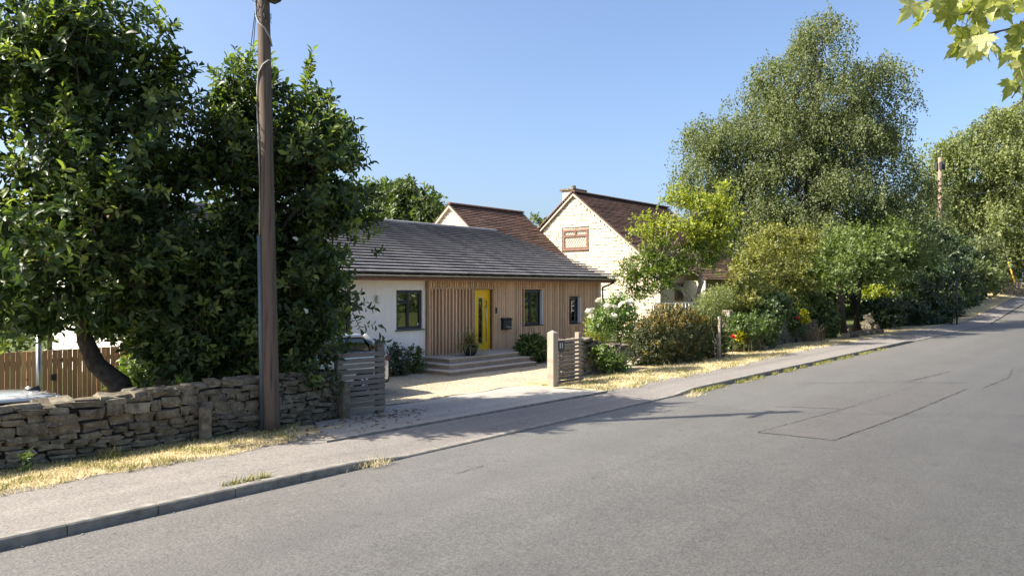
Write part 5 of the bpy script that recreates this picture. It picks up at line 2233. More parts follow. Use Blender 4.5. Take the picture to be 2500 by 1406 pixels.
zC = 47.0
S = zC / 1800
bc = lambda px, py, rx, ry, dz=0.0: (at(px, py, zC + dz), (rx * S, rx * S, ry * S))
birch_blobs = [bc(1990, 120, 75, 85), bc(1925, 190, 85, 90), bc(2040, 200, 95, 90), bc(1870, 270, 80, 85), bc(2150, 190, 60, 70), bc(1960, 310, 110, 95), bc(2080, 300, 95, 85), bc(2150, 270, 55, 70),
               bc(1770, 330, 70, 55), bc(1700, 340, 55, 50), bc(1830, 380, 100, 80), bc(2160, 310, 60, 45), bc(1720, 430, 60, 70), bc(1800, 480, 90, 80), bc(1930, 450, 110, 80, -1.5), bc(2060, 470, 80, 70, -1.0),
               bc(2180, 400, 70, 55), bc(2210, 460, 55, 70), bc(2130, 520, 85, 80), bc(1900, 560, 110, 80, -1.5), bc(2020, 560, 90, 70, -1), bc(1780, 580, 70, 70), bc(1985, 55, 45, 50), bc(2200, 560, 45, 60), bc(1740, 620, 60, 60)]
bf = at(2015, 805, zC)
weeping_tree('birch_tree', 'very tall weeping birch rising above the garden hedges', (bf[0], bf[1] + 0.5, 0.05), at(1990, 120, zC), birch_blobs, 15600, 'birch', 1.4, 0.085, 0.135, 'birchbark', r0=0.36, clump=0.62)

zD = 88.0
S = zD / 1800
bd = lambda px, py, rx, ry, dz=0.0: (at(px, py, zD + dz), (rx * S, rx * S, ry * S))
wblobs = [bd(2430, 310, 85, 65), bd(2500, 280, 70, 60), bd(2340, 380, 70, 70), bd(2440, 410, 110, 80), bd(2550, 400, 100, 110), bd(2310, 470, 60, 80), bd(2400, 520, 110, 90), bd(2500, 540, 100, 90), bd(2330, 590, 70, 80), bd(2430, 620, 90, 60), bd(2600, 520, 100, 120)]
wf = at(2470, 700, zD)
weeping_tree('weeping_tree', 'pale green weeping tree towering over the far end of the street', (wf[0], wf[1], 1.5), at(2450, 320, zD), wblobs, 6400, 'willow', 3.2, 0.15, 0.29, 'bark', r0=0.5, clump=1.1)


def leafy_tree(name, label, foot, trunk, blobs, n, per, leaf, mat, bark, length=0.5, up=0.4, shell=0.55, lump=0.2, extra=None, limbs=2, r0=0.2, clump=None):
    t = thing(name, foot, label, 'tree')
    P, O = clumps(blobs, max(4, n // 13), 13, clump or length * 0.62, shell * 0.8, lump, 0.65)
    pos, ax, nr, D, L = sprigs(P, O, per, length, up, 0.6)
    LL = leaf * (0.6 + 0.8 * rng.random(len(pos)))
    o = link('crown', leaf_mesh('crown', pos, ax, nr, LL, LL * 0.6, M[mat]), t)
    o['kind'] = 'stuff'
    for tr_ in trunk:
        mb = MB()
        mb.tube(*tr_, 10)
        mb.build('trunk', M[bark], t, True)
    mb = MB()
    for b in blobs:
        for k in range(limbs):
            src = np.array(trunk[k % len(trunk)][0][-1 - (k % 2)])
            tip = np.array(b[0]) + np.array(b[1]) * rng.uniform(-0.6, 0.6, 3)
            limb(mb, src, tip, r0 * 0.3, 0.012, 0.3, 6, 6)
    mb.build('limbs', M[bark], t, True)
    if extra:
        extra(t, P, O)
    return t


# trees behind the roofs
zE = 62.0
S = zE / 1800
be = lambda px, py, rx, ry: (at(px, py, zE), (rx * S, rx * S, ry * S))
fe_ = at(985, 650, zE)
leafy_tree('ash_tree', 'bushy green tree showing above the bungalow roof ridge', (fe_[0], fe_[1], 0), [([(fe_[0], fe_[1], 0), at(985, 600, zE), at(985, 510, zE)], [0.4, 0.3, 0.1])],
           [be(975, 485, 36, 48), be(935, 500, 34, 45), be(1015, 500, 34, 40), be(1050, 530, 34, 30), be(960, 545, 60, 40), be(1020, 545, 60, 40), be(1000, 460, 16, 22), be(930, 470, 18, 18)], 1500, 9, 0.4, 'far', 'bark', 1.1)
fe_ = at(1316, 640, 75)
S = 75 / 1800
leafy_tree('distant_tree', 'small distant treetop between the two stone gables', (fe_[0], fe_[1], 0), [([(fe_[0], fe_[1], 0), at(1316, 600, 75), at(1316, 560, 75)], [0.35, 0.25, 0.1])],
           [(at(1312, 552, 75), (13 * S, 13 * S, 20 * S)), (at(1325, 565, 75), (12 * S, 12 * S, 16 * S)), (at(1318, 600, 75), (30 * S, 30 * S, 30 * S))], 160, 9, 0.34, 'far', 'bark', 0.9)

# yellow-green laburnum in front of the stone house
zL = 31.0
S = zL / 1800
bl_ = lambda px, py, rx, ry, dz=0: (at(px, py, zL + dz), (rx * S, rx * S, ry * S))
lf_ = at(1692, 790, zL)
lab_top = [bl_(1770, 500, 20, 42), bl_(1735, 520, 38, 36), bl_(1700, 505, 34, 34), bl_(1650, 478, 24, 20), bl_(1640, 560, 42, 28), bl_(1590, 565, 42, 30), bl_(1690, 565, 46, 34), bl_(1560, 590, 30, 24), bl_(1740, 570, 40, 34), bl_(1668, 500, 16, 14)]
lab_low = [bl_(1640, 620, 62, 34), bl_(1570, 640, 42, 34), bl_(1545, 670, 30, 24), bl_(1600, 685, 50, 28), bl_(1650, 665, 36, 28), bl_(1720, 620, 44, 40), bl_(1560, 705, 26, 16)]


def green_low(t, P, O):
    P2, O2 = clumps(lab_low, 75, 13, 0.26, 0.5, 0.22, 0.6)
    pos, ax, nr, D, L = sprigs(P2, O2, 8, 0.4, 0.2, 0.7)
    LL = 0.12 * (0.6 + 0.8 * rng.random(len(pos)))
    o = link('lower_foliage', leaf_mesh('lower_foliage', pos, ax, nr, LL, LL * 0.55, M['labgreen']), t)
    o['kind'] = 'stuff'


leafy_tree('laburnum_tree', 'yellow green laburnum tree in front of the stone gable', (lf_[0], lf_[1], 0.0),
           [([(lf_[0], lf_[1], 0), at(1700, 735, zL), at(1712, 690, zL), at(1700, 620, zL), at(1708, 570, zL), at(1715, 530, zL)], [0.16, 0.14, 0.12, 0.10, 0.07, 0.04]),
            ([(lf_[0], lf_[1], 0.6), at(1685, 735, zL), at(1665, 705, zL), at(1625, 690, zL), at(1590, 672, zL), at(1575, 650, zL)], [0.12, 0.11, 0.09, 0.07, 0.05, 0.03])],
           lab_top, 1150, 8, 0.125, 'lab', 'palebark', 0.42, 0.6, 0.6, 0.22, green_low, 2, 0.14)


def zat(px, v):
    t = (px - 1250) / F
    return v / (SP - t * CP)


def blob_v(px, py, v, rx, ry, ry2=None):
    Z = zat(px, v)
    s = Z / 1800
    return (at(px, py, Z), (rx * s, (ry2 or rx) * s, ry * s))


# olive green shrub mass, round pale tree and dark trees behind the wall
leafy_tree('olive_shrub_tree', 'broad yellowish olive shrub in front of the birch', tuple(blob_v(1925, 800, 13.8, 1, 1)[0] * np.array([1, 1, 0])),
           [([blob_v(1925, 850, 13.8, 1, 1)[0], blob_v(1920, 720, 13.8, 1, 1)[0], blob_v(1925, 650, 13.8, 1, 1)[0]], [0.14, 0.1, 0.06])],
           [blob_v(1900, 600, 13.8, 62, 42), blob_v(1960, 620, 13.8, 62, 48), blob_v(1850, 640, 13.8, 50, 45), blob_v(1900, 670, 13.3, 70, 42), blob_v(1840, 690, 13.3, 50, 36), blob_v(1990, 660, 13.4, 60, 46), blob_v(1800, 720, 13.2, 46, 34), blob_v(1860, 720, 13.0, 50, 34),
            blob_v(1890, 565, 13.8, 26, 16), blob_v(1960, 575, 13.8, 34, 18)], 3500, 8, 0.125, 'olive', 'bark', 0.45, 0.4, 0.6)
leafy_tree('rounded_tree', 'rounded light green tree with dark bare trunks, right of the birch', tuple(blob_v(2095, 790, 11.9, 1, 1)[0] * np.array([1, 1, 0])),
           [([blob_v(2092, 815, 11.9, 1, 1)[0], blob_v(2090, 730, 11.9, 1, 1)[0], blob_v(2100, 650, 11.9, 1, 1)[0]], [0.32, 0.26, 0.15]),
            ([blob_v(2060, 815, 12.0, 1, 1)[0], blob_v(2052, 740, 12.0, 1, 1)[0], blob_v(2040, 660, 12.0, 1, 1)[0]], [0.2, 0.17, 0.1])],
           [blob_v(2090, 585, 11.9, 60, 36), blob_v(2150, 590, 11.9, 66, 40), blob_v(2050, 625, 11.8, 50, 40), blob_v(2110, 640, 11.7, 70, 42), blob_v(2190, 630, 11.9, 60, 44), blob_v(2240, 610, 11.9, 40, 34), blob_v(2020, 660, 11.7, 34, 34)], 3200, 8, 0.17, 'roundgreen', 'bark', 0.6, 0.3, 0.6)
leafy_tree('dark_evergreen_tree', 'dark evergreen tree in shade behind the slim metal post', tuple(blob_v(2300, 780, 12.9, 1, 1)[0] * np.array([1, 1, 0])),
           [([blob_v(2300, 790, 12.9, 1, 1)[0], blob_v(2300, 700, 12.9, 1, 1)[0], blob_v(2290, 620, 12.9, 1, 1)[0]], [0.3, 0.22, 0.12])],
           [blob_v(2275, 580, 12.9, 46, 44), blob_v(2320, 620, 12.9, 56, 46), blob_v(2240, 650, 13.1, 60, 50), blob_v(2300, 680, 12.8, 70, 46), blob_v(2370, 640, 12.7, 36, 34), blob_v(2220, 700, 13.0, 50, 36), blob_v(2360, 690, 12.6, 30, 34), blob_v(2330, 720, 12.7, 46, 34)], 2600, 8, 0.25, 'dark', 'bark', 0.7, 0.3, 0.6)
leafy_tree('grey_green_tree', 'pale grey green bush tree at the wall corner below the far pole', tuple(blob_v(2400, 720, 11.8, 1, 1)[0] * np.array([1, 1, 0]) + np.array([0, 0, 0.8])),
           [([blob_v(2405, 735, 11.9, 1, 1)[0], blob_v(2405, 690, 11.9, 1, 1)[0], blob_v(2400, 650, 11.9, 1, 1)[0]], [0.25, 0.2, 0.1])],
           [blob_v(2390, 625, 11.9, 34, 34), blob_v(2425, 655, 11.6, 26, 30), blob_v(2380, 665, 11.9, 34, 30), blob_v(2415, 690, 11.6, 30, 18)], 800, 8, 0.30, 'birch', 'bark', 1.0, 0.3, 0.6, clump=0.4)

# ------------------------------------------------------------------ hedges and garden shrubs along the verge


def orange_tips(nm, t, P, O):
    sel = ((O[:, 2] > 0.5) & (rng.random(len(P)) < 0.5)) | (rng.random(len(P)) < 0.04)
    p = P[sel] + O[sel] * 0.09
    pos, ax, nr, D, L = sprigs(p, O[sel], 8, 0.16, 0.8, 0.5)
    LL = 0.085 * (0.6 + 0.8 * rng.random(len(pos)))
    o = link('orange_tips', leaf_mesh('orange_tips', pos, ax, nr, LL, LL * 0.5, M['orange']), t)
    o['kind'] = 'stuff'


V = 12.15
shrub('orange_hedge', 'rounded bronze and orange tipped hedge beside the white rose bush', 'hedge',
      [blob_v(1645, 822, V, 98, 76, 80), blob_v(1588, 838, V, 60, 66, 60), blob_v(1712, 832, V, 60, 66, 60), blob_v(1650, 868, V - 0.2, 95, 40, 60)], 3800, 8, 0.075, 'bronze', 0.55, 0.2, 0.5, 0.5, 0.08, 6, extra=[('orange_tips', orange_tips)])
shrub('yellow_green_bush', 'small yellowish bush behind the short stone wall', 'shrub', [blob_v(1450, 800, 13.2, 26, 24), blob_v(1470, 815, 13.2, 24, 22)], 240, 7, 0.06, 'lab', 0.6, 0.16)

V = 11.75
rb = [blob_v(1490, 775, V, 42, 36), blob_v(1520, 760, V, 36, 30), blob_v(1465, 790, V, 30, 28), blob_v(1510, 800, V, 36, 30), blob_v(1505, 735, V, 18, 18), blob_v(1500, 885, V - 0.15, 42, 26), blob_v(1470, 870, V - 0.1, 26, 24)]
BLM = blossom('petalwhite', 12, 0.105)


def roses(nm, t, P, O):
    for (px, py) in [(1437, 762), (1443, 772), (1440, 778), (1462, 735), (1540, 738), (1525, 742), (1531, 741), (1518, 745), (1500, 752), (1446, 757), (1552, 770), (1482, 750), (1570, 742), (1497, 772), (1512, 722)]:
        p = at(px, py, zat(px, V) - 0.55)
        m = Matrix.LocRotScale(Vector(p), __import__('mathutils').Euler((rng.normal() * 0.5 + 0.5, rng.normal() * 0.5, rng.random() * 6)), Vector((1, 1, 1)) * rng.uniform(0.8, 1.3))
        link('bloom', BLM, t, m)


shrub('rose_bush', 'white flowering rose bush leaning over the slatted panel wall', 'rose', rb, 620, 6, 0.095, 'rose', 0.62, 0.24, 0.5, 0.8, 0.2, 7, extra=[('roses', roses)], foot=(18.2, 11.6, 0.08), stem_mat='palebark', tmpl=T_BIG)

# staked young standard
sc_ = ground(1757, 876, 0.09)
shrub('standard_tree', 'small grey green standard tree tied to a stake', 'tree', [blob_v(1745, 735, 11.6, 40, 34), blob_v(1720, 755, 11.6, 32, 28), blob_v(1765, 720, 11.6, 34, 26), blob_v(1750, 770, 11.6, 26, 26), blob_v(1735, 790, 11.6, 20, 22)], 950, 7, 0.065, 'willow', 0.5, 0.2, 0.3, 0.7, 0.2, 4,
      foot=(sc_[0] - 0.12, sc_[1], 0.08), stem_mat='palebark')
mb = MB()
mb.tube([(sc_[0], sc_[1], 0.0), (sc_[0] - 0.03, sc_[1], 1.55)], [0.045, 0.045], 10)
mb.tube([(sc_[0] - 0.14, sc_[1], 0.85), (sc_[0] + 0.06, sc_[1] - 0.03, 0.80)], 0.02, 6)
tag(mb.build('tree_stake', M['postwood'], None, True), 'round timber stake supporting the small standard tree', 'stake')
gp_ = blob_v(1776, 766, 12.5, 1, 1)[0]
g = MB()
g.bbox(gp_[0] - 0.16, gp_[0] + 0.16, gp_[1] - 0.16, gp_[1] + 0.16, 0.0, gp_[2] + 0.14, 0.015)
tag(g.build('gate_post', M['postwood']), 'square weathered timber gate post showing above the low green hedge', 'post')

V = 12.2
shrub('green_hedge', 'low clipped green hedge right of the staked tree', 'hedge', [blob_v(1795, 800, V, 44, 32, 60), blob_v(1830, 800, V, 34, 34, 60), blob_v(1800, 835, V, 50, 34, 50)], 1300, 7, 0.1, 'green', 0.6, 0.2, 0.4, 0.35, 0.08)
shrub('privet_shrub', 'mid green shrub above the low hedge, below the olive shrub', 'shrub', [blob_v(1800, 745, 13.0, 50, 36), blob_v(1850, 750, 12.9, 40, 34), blob_v(1760, 740, 13.2, 40, 30)], 1200, 7, 0.1, 'olive', 0.6, 0.25)
shrub('ivy_pillar', 'glossy ivy clump hanging over the wall to the ground, nearer one', 'ivy', [blob_v(1870, 760, 12.1, 36, 34), blob_v(1868, 800, 12.0, 32, 40), blob_v(1860, 835, 11.9, 28, 26), blob_v(1895, 745, 12.3, 34, 28)], 1500, 6, 0.13, 'ivy', 0.8, 0.2, -0.2, 0.3, 0.12)
shrub('ivy_pillar', 'glossy ivy clump hanging over the wall beyond the red flowers', 'ivy', [blob_v(2018, 770, 12.1, 24, 30), blob_v(2020, 800, 12.0, 20, 26)], 800, 6, 0.15, 'ivy', 0.8, 0.25, -0.2, 0.3, 0.12)
shrub('dark_hedge', 'dark shaded hedge between the two ivy clumps', 'hedge', [blob_v(1925, 755, 12.9, 44, 36), blob_v(1960, 740, 12.9, 40, 34), blob_v(1985, 770, 12.8, 34, 36), blob_v(1920, 790, 12.6, 40, 34)], 1400, 7, 0.14, 'green', 0.6, 0.3)
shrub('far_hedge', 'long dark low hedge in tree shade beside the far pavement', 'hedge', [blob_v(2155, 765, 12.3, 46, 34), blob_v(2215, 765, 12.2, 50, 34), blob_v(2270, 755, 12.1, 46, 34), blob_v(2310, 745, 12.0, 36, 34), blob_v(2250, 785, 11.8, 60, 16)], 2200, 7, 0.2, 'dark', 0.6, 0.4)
shrub('garden_shrub', 'sunlit yellow green garden shrub glimpsed under the rounded tree', 'shrub', [blob_v(2140, 715, 15.5, 34, 16), blob_v(2180, 705, 15.5, 34, 16)], 320, 7, 0.2, 'lab', 0.6, 0.4)
shrub('wall_shrub', 'shaded shrub growing over the far wall right of the metal post', 'shrub', [blob_v(2345, 715, 12.0, 26, 30), blob_v(2375, 715, 11.8, 26, 26), blob_v(2340, 750, 11.9, 22, 26)], 420, 7, 0.24, 'green', 0.6, 0.5)

BLR = blossom('petalred', 12, 0.12)
for (px, py, v, lab1, lab2, lab3) in [(1788, 824, 11.75, 'red rose bloom in front of the low clipped hedge', 'yellow leaved sprig beside the nearer red bloom', 'dry lavender stalks between the clipped hedge and the nearer ivy'),
                                      (1945, 778, 11.75, 'red rose bloom before the dark hedge, the farther one', 'yellow leaved sprig beside the farther red bloom', 'dry lavender stalks before the farther ivy clump')]:
    p = at(px, py, zat(px, v))
    t = thing('red_rose', (p[0], p[1], 0.08), lab1, 'flower')
    link('bloom', BLR, t, Matrix.LocRotScale(Vector(p), __import__('mathutils').Euler((0.7, -0.3, 0.4)), Vector((1.3, 1.3, 1.3))))
    mb = MB()
    mb.tube([(p[0], p[1], 0.05), (p[0] + 0.05, p[1], p[2] * 0.5), p], 0.012, 5)
    mb.build('stem', M['twig'], t)
    shrub('yellow_sprig', lab2, 'plant', [blob_v(px + 16, py - 8, v + 0.1, 10, 12), blob_v(px + 22, py + 4, v + 0.05, 9, 8)], 60, 6, 0.10, 'petalyellow', 0.6, 0.15, stems=2)
    c = at(px + 44, py + 40, zat(px + 44, v))
    n = 220
    P = np.column_stack([c[0] + rng.normal(size=n) * 0.5, c[1] + rng.normal(size=n) * 0.2, np.full(n, 0.06)])
    D = unit(np.column_stack([rng.normal(size=n) * 0.25, rng.normal(size=n) * 0.25, np.ones(n)]))
    LL = 0.85 * (0.4 + 0.7 * rng.random(n))
    tag(link('dry_stalks', leaf_mesh('dry_stalks', P, D, rnd_dir(n), LL, 0.02, M['stalk'], T_BLADE)), lab3, 'plant', kind='stuff')

# white trellis in the neighbour's garden
tv_ = 14.2
tx0, tx1 = on_v(1596, tv_), on_v(1690, tv_)
tz0, tz1 = z_v(1640, 760, tv_), z_v(1640, 739, tv_)
tr = thing('trellis', ((tx0 + tx1) / 2, tv_, 0), 'pale square trellis fence below the laburnum', 'trellis')
n = 11
for i in range(n + 1):
    x = tx0 + (tx1 - tx0) * i / n
    g = MB()
    g.box(x - 0.022, x + 0.022, tv_ - 0.012, tv_ + 0.012, 0.0 if i % 5 == 0 else tz0 - 0.2, tz1)
    g.build('lath', M['white'], tr)
for k in range(3):
    z = tz0 - 0.1 + (tz1 - tz0 + 0.08) * k / 2
    g = MB()
    g.box(tx0, tx1, tv_ - 0.04, tv_ - 0.0125, z - 0.022, z + 0.022)
    g.build('rail', M['white'], tr)

# ------------------------------------------------------------------ planting by the house
pc = (16.55, 15.95, FL)
pot = thing('potted_cordyline', pc, 'spiky palm like plant in a round black pot on the top step', 'potted plant')
mb = MB()
prof = [(0.0, 0.0), (0.13, 0.0), (0.19, 0.06), (0.225, 0.16), (0.235, 0.25), (0.23, 0.30), (0.21, 0.30), (0.20, 0.26), (0.0, 0.26)]
n = 20
vs, fs = [], []
for (r, z) in prof:
    for k in range(n):
        a = 2 * math.pi * k / n
        vs.append((pc[0] + r * math.cos(a), pc[1] + r * math.sin(a), pc[2] + z))
for i in range(len(prof) - 1):
    for k in range(n):
        fs.append((i * n + k, i * n + (k + 1) % n, (i + 1) * n + (k + 1) % n, (i + 1) * n + k))
mb.add(vs, fs)
mb.build('pot', M['black'], pot, True)
n = 190
th = rng.random(n) * 6.283
el = np.arcsin(rng.uniform(0.05, 1.0, n))
Ls = rng.uniform(0.45, 0.72, n)
V_, tfs = [], [(0, 1, 3, 2), (2, 3, 5, 4), (4, 5, 7, 6), (6, 7, 8)]
for i in range(n):
    d = np.array([math.cos(th[i]) * math.cos(el[i]), math.sin(th[i]) * math.cos(el[i]), math.sin(el[i])])
    sdv = np.array([-math.sin(th[i]), math.cos(th[i]), 0])
    c0 = np.array([pc[0], pc[1], pc[2] + 0.36])
    for s, w in ((0.0, 0.010), (0.35, 0.014), (0.65, 0.012), (0.88, 0.008)):
        droop = -0.55 * (1.15 - d[2]) * s ** 2.4
        p = c0 + d * Ls[i] * s + np.array([0, 0, droop * Ls[i]])
        V_ += [p - sdv * w, p + sdv * w]
    V_.append(c0 + d * Ls[i] + np.array([0, 0, -0.62 * (1.15 - d[2]) * Ls[i]]))
me = raw_mesh('leaves', np.array(V_), tfs, n, 9, M['cord'])
link('leaves', me, pot)['kind'] = 'stuff'
mb = MB()
mb.tube([(pc[0], pc[1], pc[2] + 0.2), (pc[0], pc[1], pc[2] + 0.42)], [0.04, 0.03], 8)
mb.build('stem', M['bark'], pot)

shrub('euphorbia_bush', 'rounded leafy green bush at the end of the entrance steps', 'shrub', [((19.35, 15.75, 0.45), (0.55, 0.45, 0.42)), ((19.05, 15.6, 0.35), (0.4, 0.35, 0.3)), ((19.65, 15.8, 0.4), (0.35, 0.4, 0.34))], 260, 9, 0.17, 'green', 0.32, 0.2, 0.8, 0.4, 0.1, tmpl=T_BIG)
shrub('round_shrub', 'small clipped shrub against the render beside the steps', 'shrub', [((14.55, 16.3, 0.62), (0.2, 0.2, 0.2)), ((14.55, 16.3, 0.25), (0.3, 0.25, 0.2))], 150, 7, 0.08, 'ivy', 0.55, 0.14)
shrub('twiggy_shrub', 'dark upright twiggy shrub between the car and the steps', 'shrub', [((13.75, 16.25, 0.5), (0.2, 0.2, 0.45)), ((13.6, 16.2, 0.3), (0.25, 0.2, 0.3)), ((13.95, 16.2, 0.35), (0.16, 0.2, 0.5))], 150, 7, 0.09, 'dark', 0.5, 0.2)

# ------------------------------------------------------------------ maple bough overhead
mp = thing('maple_branch', at(2760, -60, 3.6), 'overhanging maple branch with bright yellow green lobed leaves', 'branch')


def maple_leaf():
    out = [(0, 0), (0.10, 0.02), (0.30, -0.12), (0.28, 0.02), (0.50, 0.10), (0.40, 0.20), (0.56, 0.42), (0.40, 0.42), (0.34, 0.52), (0.20, 0.44), (0.22, 0.66), (0.13, 0.72), (0.0, 1.0)]
    pts = out + [(-x, y) for x, y in out[-2:0:-1]]
    n = len(pts)
    vs = [(0, 0.30, 0.0)]
    for (x, y) in pts:
        r = math.hypot(x, y - 0.3)
        vs.append((x, y, -0.35 * r * r + 0.05 * math.sin(9 * math.atan2(x, y - 0.3))))
    return vs, [(0, 1 + i, 1 + (i + 1) % n) for i in range(n)]


mv, mf = maple_leaf()
MLM = []
for k in range(4):
    c = MB()
    r = np.random.default_rng(40 + k)
    bend = r.uniform(-0.25, 0.35)
    fold, tw_ = r.uniform(0.15, 0.5), r.uniform(-0.5, 0.5)
    c.add([(x * 0.95, y, z - bend * y * y * 0.5 + fold * abs(x) * 0.7 + tw_ * x * y - 0.25 * max(0, abs(x) - 0.25)) for x, y, z in mv], mf)
    c.tube([(0, 0, 0), (0.02, -0.25, 0.03), (0.0, -0.5, 0.12)], 0.012, 4)
    MLM.append(c.mesh('leaf', M['maple'], True))
mb = MB()
root = at(2850, -160, 3.7)
twg = [(at(2195, 25, 3.0), at(2330, -10, 3.1)), (at(2330, 40, 3.0), at(2490, 20, 3.1)), (at(2345, 110, 2.95), at(2480, 68, 3.05)), (at(2395, 100, 2.95), at(2490, 65, 3.05)), (at(2470, 240, 2.9), at(2560, 120, 3.0)), (at(2430, 30, 3), at(2560, -20, 3.2)),
       (at(2480, 260, 2.85), at(2590, 180, 3.0))]
for a, b in twg:
    mid = (a + b) / 2 + np.array([0, 0, 0.01])
    mb.tube([a, mid, b, (b + root) / 2 + np.array([0, 0, 0.05]), root], [0.0022, 0.0035, 0.005, 0.012, 0.03], 6)
mb.build('twigs', M['twig'], mp)
mb = MB()
mb.tube([root, at(3400, -500, 4.5), np.array([9.5, -2.2, 3.2]), np.array([9.6, -2.4, 0.5])], [0.03, 0.06, 0.12, 0.18], 10)
mb.build('bough', M['bark'], mp, True)
mleaves = [(2225, 25, 1.0, -0.6), (2245, 50, 0.9, -0.2), (2285, 20, 1.0, 0.1), (2305, 45, 0.95, 0.3), (2265, 10, 0.9, 0.0), (2340, 40, 1.0, -0.4), (2360, 20, 1.0, 0.3), (2395, 30, 1.05, -0.2), (2420, 15, 1.0, 0.5), (2380, 55, 0.9, 0.2), (2425, 45, 1.0, 0.6),
           (2330, 0, 0.9, 0.1), (2400, -10, 1.0, -0.3), (2375, 85, 0.9, 0.4), (2350, 105, 0.85, -0.5), (2385, 110, 0.9, 0.0), (2365, 130, 0.85, -0.7), (2340, 135, 0.9, -1.0), (2400, 135, 0.8, 0.3), (2375, 150, 0.8, -0.2),
           (2490, 40, 1.0, 0.2), (2500, 90, 1.0, -0.3), (2480, 110, 0.95, -0.5), (2500, 140, 1.0, 0.3), (2470, 150, 0.9, -0.9), (2500, 165, 1.0, -0.2), (2520, 60, 1.0, 0.2), (2485, 215, 0.9, -0.4), (2505, 250, 1.0, 0.1), (2475, 5, 0.9, 0.4), (2510, 20, 1.0, 0.0),
           (2500, 225, 1.0, 0.4), (2315, 20, 0.8, -0.3), (2440, 0, 0.9, 0.2)]
mleaves += [(px + rng.uniform(-22, 22), py + rng.uniform(-16, 16), s_ * 0.85, r_ + rng.normal() * 0.4) for (px, py, s_, r_) in mleaves if rng.random() < 0.75 and px > 2255]
for i, (px, py, s, roll) in enumerate(mleaves):
    p = at(px + 8, py - 26, 2.95 + rng.normal() * 0.07)
    l = 0.108 * s * rng.uniform(0.85, 1.15)
    right = np.array([SP, -CP, 0])
    dn = np.array([0, 0, -1.0])
    fwd = np.array([CP, SP, 0])
    y = unit(dn * math.cos(roll) + right * math.sin(roll) + fwd * rng.normal() * 0.45)
    nrm = unit(-fwd * 0.8 + np.array([0, 0, 0.7]) + rng.normal(size=3) * 0.45)
    x = unit(np.cross(y, nrm))
    z = np.cross(x, y)
    mt = Matrix(((x[0] * l, y[0] * l, z[0] * l, p[0]), (x[1] * l, y[1] * l, z[1] * l, p[1]), (x[2] * l, y[2] * l, z[2] * l, p[2]), (0, 0, 0, 1)))
    link('leaf', MLM[i % 4], mp, mt)

# ------------------------------------------------------------------ what the windows reflect: the far side of the street
shrub('opposite_hedge', 'hedge on the near side of the street mirrored in the window panes', 'hedge', [((27 + 5 * k, -4.5 - (k % 2), 1.6), (3.2, 1.6, 1.7 + 0.5 * (k % 3))) for k in range(11)], 3200, 7, 0.3, 'ivy', 0.6, 0.6, stems=9, base=0.8)

# ------------------------------------------------------------------ trees that close the view behind the gardens
for k, (px, py, Z, rx, ry, lab) in enumerate([(1800, 640, 58, 110, 90, 'dark garden tree closing the view behind the laburnum'), (1960, 650, 62, 120, 80, 'dark garden tree closing the view behind the olive shrub'),
                                              (2120, 640, 66, 120, 90, 'dark garden tree closing the view behind the rounded tree'), (2260, 640, 82, 110, 90, 'dark garden tree closing the view behind the evergreen')]):
    s_ = Z / 1800
    f_ = at(px, 700, Z)
    leafy_tree('background_tree', lab, (f_[0], f_[1], 0), [([(f_[0], f_[1], 0), at(px, 680, Z), at(px, 620, Z)], [0.3, 0.25, 0.12])],
               [(at(px, py, Z), (rx * s_, rx * s_ * 0.7, ry * s_)), (at(px + 40, py + 50, Z), (rx * s_, rx * s_ * 0.7, ry * 0.7 * s_)), (at(px - 50, py + 50, Z), (rx * s_, rx * s_ * 0.7, ry * 0.7 * s_))], 900, 8, 0.5, 'green', 'bark', 1.4)
for k, (px, Z, rx, py, lab) in enumerate([(130, 26, 3.2, 745, 'dark tree beyond the board fence at the edge of the picture'), (330, 29, 3.2, 690, 'dark tree beyond the board fence behind the magnolia trunk')]):
    f_ = at(px, 760, Z)
    leafy_tree('fence_tree', lab, (f_[0], f_[1], -0.05), [([(f_[0], f_[1], 0), at(px, 740, Z), at(px, 650, Z)], [0.2, 0.16, 0.1])],
               [(at(px, py, Z), (rx, 1.8, 1.7)), (at(px + 60, py - 60, Z), (rx * 0.8, 1.8, 1.7)), (at(px - 60, py - 40, Z), (rx * 0.8, 1.8, 1.7))], 700, 8, 0.22, 'green', 'bark', 0.7)

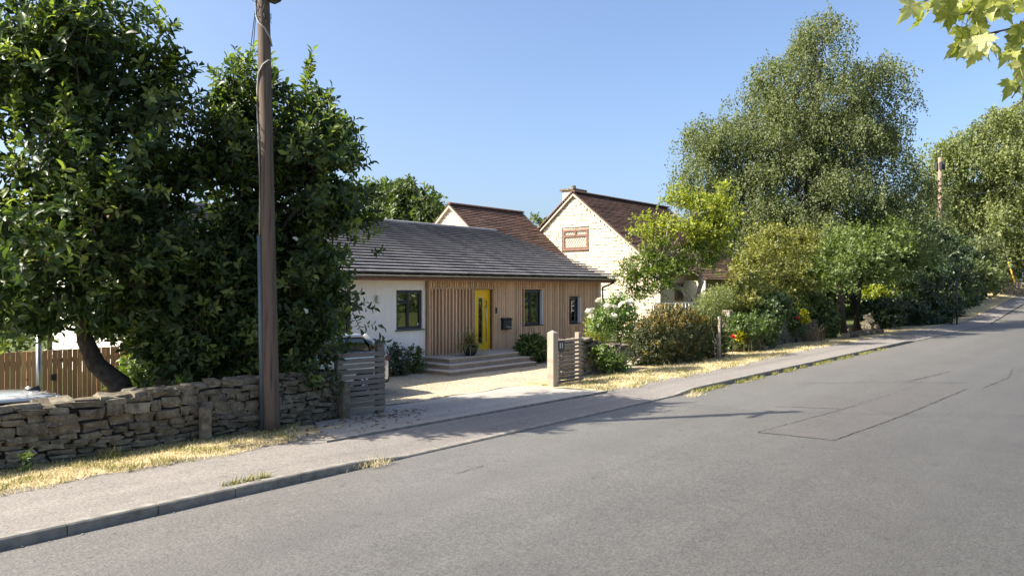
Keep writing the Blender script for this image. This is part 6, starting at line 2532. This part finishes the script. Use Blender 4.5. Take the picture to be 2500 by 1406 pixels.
# ------------------------------------------------------------------ small litter: grit in the gutter, dead leaves by the gates, weeds
n = 900
gu = rng.uniform(0.5, 34, n)
gvv = KV - 0.01 - np.abs(rng.normal(size=n)) * 0.10
zz_ = np.array([road_z(v) for v in gvv]) + 0.003
ax_ = unit(np.column_stack([rng.normal(size=n), rng.normal(size=n), 0.25 * np.abs(rng.normal(size=n))]))
L_ = 0.012 + 0.022 * rng.random(n) ** 2
tag(link('gutter_grit', leaf_mesh('gutter_grit', np.column_stack([gu, gvv, zz_]), ax_, np.tile([0, 0, 1.0], (n, 1)), L_, L_ * 0.8, M['kerb'], T_BIG)), 'loose grit lying in the gutter below the kerb', 'grit', kind='stuff')
n = 220
lu = np.concatenate([rng.normal(9.2, 0.6, n // 2), rng.normal(7.6, 0.8, n - n // 2)])
lv = np.concatenate([rng.normal(11.0, 0.25, n // 2), rng.uniform(9.85, 11.2, n - n // 2)])
lz = np.array([0.125 if u < 7 else 0.118 - 0.06 * smooth(9.7, 12.0, v) for u, v in zip(lu, lv)])
ax_ = unit(np.column_stack([rng.normal(size=n), rng.normal(size=n), 0.2 * rng.normal(size=n)]))
L_ = 0.04 + 0.08 * rng.random(n)
tag(link('dead_leaves', leaf_mesh('dead_leaves', np.column_stack([lu, lv, lz]), ax_, np.tile([0, 0, 1.0], (n, 1)) + rng.normal(size=(n, 3)) * 0.3, L_, L_ * 0.45, M['stalk'], T_BIG)), 'fallen brown leaves scattered before the gate panel', 'leaves', kind='stuff')
wd = ground(60, 1150, 0.1)
shrub('wall_weed', 'single upright weed growing at the foot of the near wall', 'weed', [((wd[0], wd[1], 0.25), (0.05, 0.05, 0.16))], 14, 5, 0.07, 'rose', 0.45, 0.08, stems=1)
mt_ = [o for o in bpy.data.objects if o.name.startswith('magnolia_tree')][1]
BLW = blossom('petalwhite', 8, 0.06)
for (px, py) in [(745, 760), (800, 590), (720, 585)]:
    p = at(px, py, zB - 1.25)
    link('bloom', BLW, mt_, Matrix.LocRotScale(Vector(p), __import__('mathutils').Euler((rng.normal() * 0.5, rng.normal() * 0.5, 0)), Vector((1, 1, 1))))
